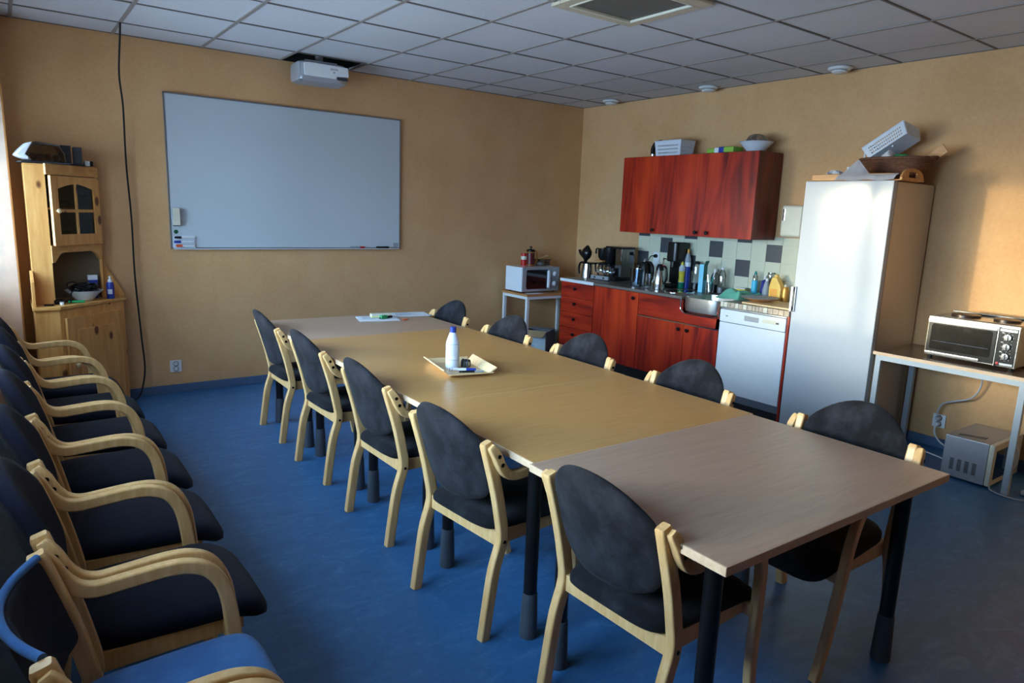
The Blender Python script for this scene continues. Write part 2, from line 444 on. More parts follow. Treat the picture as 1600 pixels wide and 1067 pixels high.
# ------------------------------------------------------------------ the room
def make_room():
    struct(MB().box((XL-0.4, YF-0.1, -0.1), (XR+0.1, YB+0.1, 0)).build('floor', 'blue_linoleum'))
    struct(MB().box((XL-WALL_T, YB, -0.05), (XR+0.12, YB+0.12, ROOM_H+0.3)).build('wall_back', 'ochre_wallpaper'))
    struct(MB().box((XR, YF-0.12, -0.05), (XR+0.12, YB, ROOM_H+0.3)).build('wall_right', 'ochre_wallpaper'))
    struct(MB().box((XL-WALL_T, YF-0.12, -0.05), (XR, YF, ROOM_H+0.3)).build('wall_front', 'ochre_wallpaper'))
    w = MB(); x0, x1 = XL-WALL_T, XL
    w.box((x0, YF, 0), (x1, YB, WIN_Z0)); w.box((x0, YF, WIN_Z1), (x1, YB, ROOM_H+0.3))
    edges = [YB] + [e for p in WINDOWS for e in p] + [YF]
    for a, b in zip(edges[0::2], edges[1::2]): w.box((x0, b, WIN_Z0), (x1, a, WIN_Z1))
    struct(w.build('wall_left', 'ochre_wallpaper'))
    p = struct(MB().box((XL, -0.25, 0), (-0.088, YB, ROOM_H)).build('wall_pier', 'pier_lit'))
    MB().box((-0.094, -0.256, 0), (-0.084, -0.246, ROOM_H-0.01)).build('corner_bead', 'orange_edge', p)
    # skirting
    struct(MB().box((-0.088, -0.012, 0), (XR, 0, 0.07), 0.004).build('baseboard_back', 'skirting_vinyl'))
    struct(MB().box((XR-0.012, YF, 0), (XR, -0.012, 0.07), 0.004).build('baseboard_right', 'skirting_vinyl'))
    # windows
    for i, (a, b) in enumerate(WINDOWS):
        f = MB(); xf0, xf1 = XL-WALL_T+0.03, XL-WALL_T+0.09
        f.box((xf0, b, WIN_Z0), (xf1, a, WIN_Z0+0.06)); f.box((xf0, b, WIN_Z1-0.06), (xf1, a, WIN_Z1))
        f.box((xf0, b, WIN_Z0), (xf1, b+0.06, WIN_Z1)); f.box((xf0, a-0.06, WIN_Z0), (xf1, a, WIN_Z1))
        m = (a+b)/2; f.box((xf0, m-0.03, WIN_Z0), (xf1, m+0.03, WIN_Z1))
        o = struct(f.build('window_%d' % (i+1), 'white_paint'))
        MB().box((xf0+0.025, b+0.05, WIN_Z0+0.05), (xf0+0.03, a-0.05, WIN_Z1-0.05)).build('window_pane', 'window_glass', o)
        MB().box((XL-WALL_T+0.09, b, WIN_Z0-0.02), (XL+0.05, a, WIN_Z0+0.005), 0.006).build('window_sill', 'white_paint', o)
    # suspended ceiling: mineral tiles in an exposed grid, one cut tile missing over the projector
    c = MB(); zt = ROOM_H+0.004
    hx0, hx1, hy0, hy1 = 1.8, 2.4, -0.37, 0.0
    xs = [XL-0.02]+[0.6*i for i in range(0, 9)]+[XR]
    ys = [YB]+[0.2-0.6*j for j in range(1, 16)]
    ys = [y for y in ys if y > YF]+[YF]
    for xa, xb in zip(xs[:-1], xs[1:]):
        for ya, yb in zip(ys[:-1], ys[1:]):
            if abs(xa-1.8) < 0.01 and ya > -0.1: continue
            dz = random.uniform(-0.0015, 0.0025)
            c.box((xa+0.002, yb+0.002, zt+dz), (xb-0.002, ya-0.002, zt+0.02))
    ce = struct(c.build('ceiling', 'ceiling_tile'))
    g = MB()
    for x in xs[1:-1]: g.box((x-0.011, YF, ROOM_H-0.002), (x+0.011, YB, ROOM_H+0.006))
    g.build('main_runners', 'grid_bar', ce)
    g = MB()
    for y in ys[1:-1]: g.box((XL, y-0.007, ROOM_H-0.001), (XR, y+0.007, ROOM_H+0.007))
    g.build('cross_runners', 'grid_gap', ce)
    g = MB()
    g.box((XL, YB-0.01, ROOM_H-0.001), (1.8, YB, ROOM_H+0.006)); g.box((2.4, YB-0.01, ROOM_H-0.001), (XR, YB, ROOM_H+0.006)); g.box((XR-0.01, YF, ROOM_H-0.001), (XR, YB, ROOM_H+0.006))
    g.build('wall_angle', 'grid_gap', ce)
    v = MB()
    v.box((1.75, -0.45, ROOM_H+0.24), (2.45, -0.001, ROOM_H+0.25)); v.box((1.74, -0.45, ROOM_H+0.022), (1.76, -0.001, ROOM_H+0.25)); v.box((2.44, -0.45, ROOM_H+0.022), (2.46, -0.001, ROOM_H+0.25)); v.box((1.75, -0.46, ROOM_H+0.022), (2.45, -0.44, ROOM_H+0.25))
    v.box((1.75, -0.006, ROOM_H+0.001), (2.45, -0.001, ROOM_H+0.25)); v.build('ceiling_void', 'void', ce)
    MB().box((XL-WALL_T, YF, ROOM_H+0.27), (XR, YB, ROOM_H+0.3)).build('slab', 'outside_plaster', ce)
make_room()

# ------------------------------------------------------------------ chairs
def post_x(z):
    pts = [(0, -0.015), (0.25, 0.02), (0.38, 0.058), (0.52, 0.04), (0.66, 0.0), (0.80, -0.042), (0.9, -0.07)]
    for (z0, x0), (z1, x1) in zip(pts[:-1], pts[1:]):
        if z <= z1: return x0+(x1-x0)*(z-z0)/(z1-z0)
    return -0.07
def make_chair(name, label, group, fab, straight=False, padded=False):
    t = thing(name, label, 'chair', (0, 0, 0), 0, group)
    # seat cushion
    rings = []
    n = 40
    def outline(k, s):
        a = 2*pi*k/n; e = 2/5.5
        cx, sy = cos(a), sin(a)
        x = 0.262+0.256*s*math.copysign(abs(cx)**e, cx)
        if straight: x = 0.006+(x-0.006)*0.83
        w = 0.205+0.03*(x-0.05)/0.48
        return x, w*s*math.copysign(abs(sy)**e, sy)
    def top(x, y, s):
        z = 0.462-0.016*s**4-0.01*(y/0.2)**2
        if x > 0.38: z -= 0.060*((x-0.38)/0.138)**2
        return z
    R = [[(0.262, 0, top(0.262, 0, 0))]]
    for s in (0.35, 0.65, 0.85, 0.95): R.append([(*outline(k, s), top(*outline(k, s), s)) for k in range(n)])
    R.append([(*outline(k, 1.0), top(*outline(k, 1), 1)-0.014) for k in range(n)])
    R.append([(*outline(k, 1.0), min(0.412, top(*outline(k, 1), 1)-0.03)) for k in range(n)])
    R.append([(*outline(k, 0.94), min(0.402, top(*outline(k, 1), 1)-0.04)) for k in range(n)])
    R.append([(0.262, 0, 0.402)])
    m = MB(); m.disc_grid(R)
    m.build('seat', fab, t, sharp=60)
    # backrest: bent upholstered shell between the posts
    n = 44; zc = 0.675
    def bo(k, s):
        a = 2*pi*k/n; c, q = cos(a), sin(a)
        if straight:
            e = 2/14.0; y = 0.206*s*math.copysign(abs(c)**e, c); z = zc-0.005+(0.095 if q > 0 else 0.13)*s*math.copysign(abs(q)**e, q)
        else:
            lo_, hi_ = 0.0, 0.4
            for _ in range(22):
                r_ = (lo_+hi_)/2; yy, zz = r_*c, r_*q
                ya_ = min(1.0, abs(yy)/0.2065)
                if q > 0:
                    tz = (0.762+(0.138 if padded else 0.103)*(1-ya_**2.1))-zc
                    ins = (abs(yy)/0.2065)**9+(zz/max(tz, 0.01))**9 <= 1
                else: ins = (abs(yy)/0.2065)**3.0+(-zz/0.184)**3.0 <= 1
                if ins: lo_ = r_
                else: hi_ = r_
            y, z = s*lo_*c, zc+s*lo_*q
        return y, z
    bow = 0.065 if straight else 0.045
    tk = 1.7 if padded else (0.6 if straight else 1.0)
    def bp(k, s, off):
        y, z = bo(k, s); off *= tk
        return (post_x(z)+0.004-bow*(1-(y/0.205)**2)+off, y, z)
    def ring(s, off): return [bp(k, s, off) for k in range(n)]
    F = [[(post_x(zc)+0.004-bow+0.02, 0, zc)]]+[ring(s, o) for s, o in ((0.3, 0.02), (0.6, 0.019), (0.85, 0.017), (0.96, 0.012), (1.0, 0.0))]
    B = [ring(s, o) for s, o in ((0.965, -0.011), (0.88, -0.014), (0.6, -0.014), (0.3, -0.014))]+[[(post_x(zc)+0.004-bow-0.014, 0, zc)]]
    m = MB(); m.disc_grid(F+B)
    br = m.build('backrest', 'navy_upholstery' if straight else fab, t, sharp=70)  # blue chair's back goes navy: the shade on its front put into the colour
    if straight:  # added tube: the window-lit edge, in the chair's own blue
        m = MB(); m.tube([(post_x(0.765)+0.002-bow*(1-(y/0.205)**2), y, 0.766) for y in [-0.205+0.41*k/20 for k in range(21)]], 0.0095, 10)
        m.build('lit_top_edge', fab, br, label='lit blue top edge added along the shade-coloured backrest')
    sec = rrect(0.034, 0.042, 0.007)
    for s in (-1, 1):
        y = 0.224*s
        path = catmull([(post_x(z), y, z) for z in (0.0, 0.15, 0.27, 0.38, 0.48, 0.58, 0.66, 0.73)]+[(post_x(0.767), y, 0.767)], 3)
        m = MB(); m.sweep(path, sec, (0, 1, 0), scale=lambda t_: 1.0 if t_ < 0.95 else 1.0-0.2*((t_-0.95)/0.05)**2); m.build('rear_leg', 'beech', t)
        # front leg bent round into the armrest
        ya = 0.256*s
        pts = [(0.488, ya, 0.0), (0.458, ya, 0.15), (0.438, ya, 0.33), (0.426, ya, 0.47), (0.411, ya, 0.55), (0.380, ya, 0.606), (0.33, ya, 0.633), (0.26, ya, 0.640), (0.15, ya, 0.635), (0.085, ya, 0.633), (0.042, ya, 0.647), (0.014, ya, 0.680), (-0.005, ya-0.003*s, 0.72), (-0.022, ya-0.006*s, 0.748), (-0.028, ya-0.008*s, 0.758)]
        pts = [(px_, py_-s*0.032*max(0.0, 1-pz_/0.55) if px_ > 0.3 else py_, pz_) for px_, py_, pz_ in pts]
        if padded or straight: pts = [(px_-0.045*min(1, max(0, (px_-0.05)/0.3)), py_, pz_) for px_, py_, pz_ in pts]
        m = MB(); m.sweep(catmull(pts, 4), rrect(0.030, 0.036, 0.006), (0, 1, 0), scale=lambda t_: 1.0 if t_ < 0.84 else 1.0-0.36*((t_-0.84)/0.16)**1.6)
        a = m.build('arm_and_front_leg', 'beech', t)
        for (bx, bz) in ((-0.006, 0.722), (0.010, 0.688)):
            M_ = Matrix.Translation((bx, ya+s*0.0155, bz)) @ Matrix.Rotation(-s*pi/2, 4, 'X')
            b = MB(); b.lathe([(0.0, 0.0), (0.005, 0.0), (0.0055, 0.001), (0.008, 0.0012), (0.008, 0.0), (0.0, 0.0)], seg=12, M=M_)
            b.build('bolt', 'black_plastic', a)
        M_ = Matrix.Translation((0.058, ya*0+0.2415*s, 0.372)) @ Matrix.Rotation(-s*pi/2, 4, 'X')
        b = MB(); b.lathe([(0.0, 0.0015), (0.006, 0.0015), (0.007, 0.0), (0.0, 0.0)], seg=12, M=M_); b.build('bolt', 'black_plastic', t)
    m = MB()
    m.box((0.046, -0.208, 0.345), (0.070, 0.208, 0.402), 0.003)
    xf_ = 0.372 if (padded or straight) else 0.412
    m.box((xf_, -0.243, 0.350), (xf_+0.022, 0.243, 0.395), 0.003)
    for s in (-1, 1):
        m.prism([(0.06, 0.345), (0.06, 0.402), (0.43, 0.402), (0.43, 0.350)], 1, 0.19*s, 0.209*s, 0.002)
    m.build('seat_frame', 'beech', t)
    return t
G_ROW, G_WIN, G_KIT = 'armchairs along the window wall', 'armchairs on the window side of the table', 'armchairs on the kitchen side of the table'
def make_chairs():
    base = make_chair('armchair', 'black armchair on the window side of the table, at its end nearest the camera', G_WIN, 'black_upholstery')
    spots = [(1.20, -4.665, 2.0, None), (1.155, -3.885, 5.0, 'black armchair on the window side of the table, second from the near end'),
             (1.20, -3.05, 1.0, 'black armchair on the window side of the table, middle one of the five'),
             (1.225, -2.215, 1.0, 'black armchair on the window side of the table, fourth from the near end'),
             (1.245, -1.405, -1.0, 'black armchair on the window side of the table, the one closest to the whiteboard')]
    for x, y, a, lab in spots:
        c = base if lab is None else copy_tree(base)
        if lab: c['label'] = lab
        c.location = (x, y, 0); c.rotation_euler = (0, 0, radians(a))
    kit = [(2.478, -4.705, 180, 'black armchair on the kitchen side of the table, at the near end by the fridge'),
           (2.515, -3.855, 180, 'black armchair on the kitchen side of the table, in front of the dishwasher'),
           (2.53, -3.05, 180, 'black armchair on the kitchen side of the table, in front of the red door cabinet'),
           (2.53, -2.285, 181, 'black armchair on the kitchen side of the table, in front of the cardboard box'),
           (2.56, -1.485, 181, 'black armchair on the kitchen side of the table, the one closest to the whiteboard')]
    for x, y, a, lab in kit:
        c = copy_tree(base); c['label'] = lab; c['group'] = G_KIT
        c.location = (x, y, 0); c.rotation_euler = (0, 0, radians(a))
    nav = make_chair('armchair', 'navy armchair in the window row, directly behind the blue one', G_ROW, 'navy_upholstery', padded=True)
    ords = [None, 'navy armchair in the window row, second behind the blue one', 'navy armchair in the window row, third behind the blue one',
            'navy armchair in the window row, fourth behind the blue one', 'navy armchair in the window row, fifth behind the blue one',
            'navy armchair in the window row, last one, next to the pine corner cupboard']
    for (y, dx, a), lab in zip([(-3.90, 0.0, 1.0), (-3.354, 0.01, 0.5), (-2.808, 0.02, 0), (-2.263, 0.015, -0.5), (-1.718, 0.0, 0), (-1.173, -0.03, 0)], ords):
        c = nav if lab is None else copy_tree(nav)
        if lab: c['label'] = lab
        c.location = (-0.115+dx, y, 0); c.rotation_euler = (0, 0, radians(a))
    c = copy_tree(nav); c['label'] = 'armchair nearest the camera in the window row, only its beech armrest in view'
    c.location = (-0.13, -5.01, 0); c.rotation_euler = (0, 0, radians(-1))
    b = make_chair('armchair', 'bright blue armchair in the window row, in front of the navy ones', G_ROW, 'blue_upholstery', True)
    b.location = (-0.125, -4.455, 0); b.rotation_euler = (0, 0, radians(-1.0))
make_chairs()

# ------------------------------------------------------------------ meeting tables
TAB_TOP = 0.73
def make_tables():
    labs = ['pinkish beech meeting table at the near end of the long row', 'yellow oak meeting table next to the near pinkish table',
            'yellow oak meeting table in the middle of the row, holding the wooden tray', 'yellow oak meeting table next to the far pinkish table',
            'pinkish beech meeting table at the far end near the whiteboard']
    y = -5.085
    offs = [0.012, 0.04, 0.058, 0.07, 0.075]
    for i, lab in enumerate(labs):
        mat = 'table_pink' if i in (0, 4) else 'table_yellow'
        t = thing('meeting_table', lab, 'table', (1.195+0.6+offs[i], y+0.4, 0), radians(-0.9), 'tables of the long row')
        m = MB(); m.box((-0.6, -0.3985, TAB_TOP-0.020), (0.6, 0.3985, TAB_TOP), 0.002); m.build('tabletop', mat, t)
        e = MB()
        e.box((-0.604, -0.399, TAB_TOP-0.026), (-0.5985, 0.399, TAB_TOP-0.0008), 0.001); e.box((0.5985, -0.399, TAB_TOP-0.026), (0.604, 0.399, TAB_TOP-0.0008), 0.001)
        e.box((-0.603, -0.4, TAB_TOP-0.026), (0.603, -0.3985, TAB_TOP-0.0008)) ; e.box((-0.603, 0.3985, TAB_TOP-0.026), (0.603, 0.4, TAB_TOP-0.0008))
        e.build('edge_strip', 'table_lip', t)
        f = MB()
        for s in (-1, 1): f.box((-0.50, 0.31*s-0.012, TAB_TOP-0.065), (0.50, 0.31*s+0.012, TAB_TOP-0.021)); f.box((0.50*s-0.012, -0.31, TAB_TOP-0.065), (0.50*s+0.012, 0.31, TAB_TOP-0.021))
        f.build('under_frame', 'black_matte', t)
        for sx in (-1, 1):
            for sy in (-1, 1):
                c = (0.515*sx, 0.303*sy, 0)
                l = MB(); l.lathe([(0.0, 0.15), (0.0255, 0.15), (0.0255, 0.69), (0, 0.69)], c, 20)
                lo = l.build('leg', 'table_leg_black', t)
                q = MB(); q.lathe([(0.0, 0.0), (0.032, 0.0), (0.034, 0.004), (0.0285, 0.17), (0.0275, 0.178), (0.0, 0.178)], c, 20); q.build('foot_sleeve', 'leg_sleeve', lo)
                q = MB(); q.lathe([(0.0, 0.685), (0.030, 0.685), (0.033, 0.695), (0.033, TAB_TOP-0.021), (0, TAB_TOP-0.021)], c, 20); q.build('collar', 'collar_blue', lo)
        y += 0.8
make_tables()
def make_table_items():
    z = TAB_TOP
    # wooden tray
    t = thing('serving_tray', 'small square pale wooden tray with flared sides on the table', 'tray', (1.735, -2.985, z+0.001), radians(-12))
    m = MB(); a, b, h, k = 0.105, 0.155, 0.035, 0.04
    m.box((-a, -b, 0), (a, b, 0.006), 0.002)
    def flap(p, q, o1, o2):
        P = [Vector(x) for x in (p, q, o2, o1)]
        nrm = (P[1]-P[0]).cross(P[3]-P[0]).normalized()*0.006
        bm = bmesh.new(); A = [bm.verts.new(v) for v in P]; B = [bm.verts.new(v+nrm) for v in P]
        bm.faces.new(A); bm.faces.new(B)
        for i in range(4): bm.faces.new((A[i], A[(i+1) % 4], B[(i+1) % 4], B[i]))
        bmesh.ops.recalc_face_normals(bm, faces=list(bm.faces)); m._merge(bm)
    flap((-a, -b, 0.001), (-a, b, 0.001), (-a-k, -b-k*0.4, h), (-a-k, b+k*0.4, h))
    flap((a, b, 0.001), (a, -b, 0.001), (a+k, b+k*0.4, h), (a+k, -b-k*0.4, h))
    flap((a, -b, 0.001), (-a, -b, 0.001), (a+0.012, -b-k, h*0.45), (-a-0.012, -b-k, h*0.45))
    flap((-a, b, 0.001), (a, b, 0.001), (-a-0.012, b+k, h*0.45), (a+0.012, b+k, h*0.45))
    m.build('tray_body', 'pale_wood', t)
    zt = z+0.0075
    t = thing('disinfectant_bottle', 'white plastic bottle with blue cap and printed label in the wooden tray', 'bottle', (1.705, -2.965, zt))
    MB().lathe([(0, 0), (0.034, 0), (0.036, 0.004), (0.036, 0.133), (0.033, 0.143), (0.019, 0.184), (0.016, 0.19), (0, 0.19)], seg=32).build('bottle_body', 'milk_plastic', t)
    MB().lathe([(0, 0.188), (0.0165, 0.188), (0.0165, 0.217), (0.014, 0.219), (0, 0.219)], seg=28).build('cap', 'blue_plastic', t)
    m = MB()
    def lab(u, v): a_ = radians(-175+u*105); return (0.0364*cos(a_), 0.0364*sin(a_), 0.045+v*0.085)
    m.grid(lab, 12, 1); lo = m.build('bottle_label', 'paper', t)
    m = MB()
    for v in [0.98, 0.02]: m.grid(lambda u, w: ((0.0367)*cos(radians(-175+u*105)), 0.0367*sin(radians(-175+u*105)), 0.045+v*0.085+w*0.0018), 12, 1)
    for v in (0.88, 0.78, 0.70, 0.62, 0.54, 0.46, 0.38, 0.30): m.grid(lambda u, w: ((0.0367)*cos(radians(-160+u*65)), 0.0367*sin(radians(-160+u*65)), 0.045+v*0.085+w*0.0009), 10, 1)
    m.grid(lambda u, w: ((0.0367)*cos(radians(-71+u*1.6)), 0.0367*sin(radians(-71+u*1.6)), 0.045+w*0.085), 1, 1)
    m.build('label_print', 'print_blue', lo)
    # clip-like black box (magnet/binder holder)
    t = thing('tape_dispenser', 'small smoky plastic tape roll standing in the wooden tray', 'tape', (1.775, -2.985, zt), radians(35))
    m = MB()
    pts = catmull([(-0.016, 0, 0.0), (-0.018, 0, 0.028), (0, 0, 0.040), (0.018, 0, 0.028), (0.016, 0, 0.0)], 5)
    for yy in (-0.016, 0.0, 0.016): m.sweep([p+Vector((0, yy, 0)) for p in pts], rrect(0.010, 0.006, 0.002), (0, 1, 0))
    m.build('tape_body', 'dark_grey', t); MB().box((-0.014, -0.02, 0.001), (0.014, 0.02, 0.03), 0.004).build('tape_roll', 'smoke_plastic', t)
    def pen(name, lab, loc, rz, cap, L=0.135, r=0.0075, body='white_plastic', endc=None):
        t = thing(name, lab, 'pen', loc, rz)
        Mx = Matrix.Translation((0, 0, r)) @ Matrix.Rotation(pi/2, 4, 'Y')
        MB().lathe([(0, -L/2), (r*0.9, -L/2), (r, -L/2+0.004), (r, L*0.12), (0, L*0.12)], seg=14, M=Mx).build('barrel', body, t)
        MB().lathe([(0, L*0.12), (r*1.1, L*0.12), (r*1.1, L/2-0.006), (r*0.8, L/2), (0, L/2)], seg=14, M=Mx).build('cap', cap, t)
        MB().lathe([(0, -L/2-0.003), (r*0.8, -L/2-0.003), (r*1.02, -L/2+0.012), (0, -L/2+0.012)], seg=14, M=Mx).build('end_plug', endc or cap, t)
        return t
    pen('board_marker', 'white board marker with blue cap lying in the wooden tray', (1.715, -3.055, zt), radians(-32), 'blue_plastic')
    pen('pen', 'dark pen with grey cap lying at the front of the wooden tray', (1.735, -3.105, zt), radians(-22), 'grey_plastic', 0.13, 0.005, 'black_plastic')
    # papers at the far end
    def sheets(name, lab, loc, rz, w, d, n, prints):
        m = MB()
        for i in range(n): m.box((-w/2, -d/2, i*0.0012), (w/2, d/2, i*0.0012+0.0009), M=Matrix.Rotation(radians(random.uniform(-3, 3)), 4, 'Z'))
        t = thing(name, lab, 'paper', loc, rz); m.build('sheet', 'paper', t)
        q = MB(); zz = n*0.0012
        for i in range(prints): q.box((-w*0.38, d*0.38-i*d*0.07, zz), (-w*0.38+w*random.uniform(0.3, 0.75), d*0.385-i*d*0.07+0.003, zz+0.0003))
        q.build('print_lines', 'print_grey', t)
    sheets('paper_stack', 'white paper sheets under the green highlighter at the far table end', (2.06, -1.31, z+0.0005), radians(-14), 0.297, 0.21, 4, 8)
    sheets('printed_sheet', 'single printed sheet on the far table end beyond the paper stack', (2.385, -1.20, z+0.0005), radians(-12), 0.297, 0.21, 1, 9)
    t = thing('board_eraser', 'cream board eraser with yellow base lying on the white papers', 'eraser', (2.105, -1.265, z+0.006), radians(-10))
    MB().box((-0.075, -0.026, 0.0), (0.075, 0.026, 0.016), 0.004).build('felt', 'pale_yellow', t)
    MB().box((-0.078, -0.028, 0.010), (0.078, 0.028, 0.028), 0.006).build('grip', 'cream_plastic', t)
    t = thing('highlighter', 'green highlighter with black end on the white papers', 'pen', (2.10, -1.345, z+0.006), radians(18))
    MB().box((-0.045, -0.016, 0), (0.018, 0.016, 0.026), 0.006).build('barrel', 'green_plastic', t)
    MB().box((0.018, -0.011, 0.001), (0.072, 0.011, 0.018), 0.005).build('cap', 'black_plastic', t)
    MB().box((-0.052, -0.008, 0.003), (-0.034, 0.008, 0.015), 0.004).build('end_plug', 'black_plastic', t)
    t = tag(MB().box((-0.02, -0.006, 0), (0.02, 0.006, 0.008), 0.002).build('eraser_stub', 'orange_plastic', loc=(2.225, -1.435, z)), 'tiny orange stub beside the stack of white papers', 'stub')
make_table_items()

# ------------------------------------------------------------------ whiteboard and markers
def make_whiteboard():
    x0, x1, z0, z1 = 0.905, 2.90, 1.17, 2.35
    t = thing('whiteboard', 'large wall-mounted whiteboard with slim aluminium frame', 'whiteboard', ((x0+x1)/2, 0, z0))
    w, h = (x1-x0)/2, z1-z0
    MB().box((-w+0.004, -0.018, 0.004), (w-0.004, -0.004, h-0.004)).build('writing_surface', 'board_white', t)
    f = MB()
    f.box((-w, -0.022, 0), (w, -0.002, 0.010), 0.002); f.box((-w, -0.022, h-0.010), (w, -0.002, h), 0.002)
    f.box((-w, -0.022, 0), (-w+0.010, -0.002, h), 0.002); f.box((w-0.010, -0.022, 0), (w, -0.002, h), 0.002)
    f.build('frame', 'alu', t)
    MB().box((-w+0.02, -0.050, -0.004), (w-0.02, -0.018, 0.002), 0.002).build('pen_ledge', 'white_enamel', t)
    MB().box((w-0.07, -0.0195, 0.012), (w-0.018, -0.0175, 0.052)).build('corner_sticker', 'grey_plastic', t)
    fy = -0.0185
    t = thing('board_wiper', 'cream board wiper stuck upright to the whiteboard edge', 'eraser', (0.952, fy, 1.353))
    MB().box((-0.025, -0.036, 0.0), (0.025, -0.012, 0.134), 0.004).build('grip', 'cream_plastic', t); MB().box((-0.024, -0.012, -0.006), (0.024, 0, 0.13), 0.002).build('felt', 'dark_grey', t)
    tag(MB().lathe([(0, 0), (0.016, 0), (0.017, -0.004), (0.015, -0.010), (0, -0.011)], seg=20, M=Matrix.Rotation(-pi/2, 4, 'X')).build('round_magnet', 'green_dark', loc=(0.948, fy, 1.303)), 'round dark green magnet on the whiteboard below the cream wiper', 'magnet')
    bpy.data.objects['round_magnet'].rotation_euler = (pi, 0, 0); bpy.data.objects['round_magnet'].location = (0.948, fy-0.0005, 1.303)
    def marker(lab, x, z, cap, end, L=0.145, group='markers held on the whiteboard', y=fy-0.012, flip=False, body='white_plastic'):
        t = thing('board_marker', lab, 'pen', (x, y, z), pi if flip else 0, group)
        Mx = Matrix.Rotation(-pi/2, 4, 'Y')
        r = 0.0085
        MB().lathe([(0, -L/2), (r*0.9, -L/2), (r, -L/2+0.004), (r, L*0.16), (0, L*0.16)], seg=14, M=Mx).build('barrel', body, t)
        MB().lathe([(0, L*0.16), (r*1.1, L*0.16), (r*1.1, L/2-0.006), (r*0.8, L/2), (0, L/2)], seg=14, M=Mx).build('cap', cap, t)
        MB().lathe([(0, -L/2-0.003), (r*0.8, -L/2-0.003), (r*1.02, -L/2+0.012), (0, -L/2+0.012)], seg=14, M=Mx).build('end_plug', end, t)
    marker('black-capped marker, uppermost of the three held on the whiteboard edge', 1.005, 1.259, 'black_plastic', 'white_plastic')
    marker('blue-capped marker between the black-capped and red-capped ones on the whiteboard', 1.000, 1.224, 'blue_plastic', 'blue_plastic')
    marker('red-orange-capped marker, lowest of the three held on the whiteboard edge', 1.008, 1.194, 'orange_plastic', 'orange_plastic', 0.135)
    m = MB()
    for z in (1.240, 1.206, 1.176): m.box((0.925, fy-0.022, z), (1.085, fy, z+0.0025))
    m.box((0.925, fy-0.003, 1.174), (1.085, fy, 1.272)); 
    tag(m.build('marker_holder', 'milk_plastic'), 'clear-white marker holder on the lower corner of the whiteboard', 'holder')
    marker('pale marker with red cap lying on the whiteboard ledge', 2.462, 1.182, 'red_plastic', 'grey_plastic', 0.14, 'markers on the whiteboard ledge', -0.034, True, 'grey_plastic')
    marker('all black marker lying on the whiteboard ledge', 2.714, 1.182, 'black_plastic', 'black_plastic', 0.125, 'markers on the whiteboard ledge', -0.034, True, 'black_plastic')
make_whiteboard()

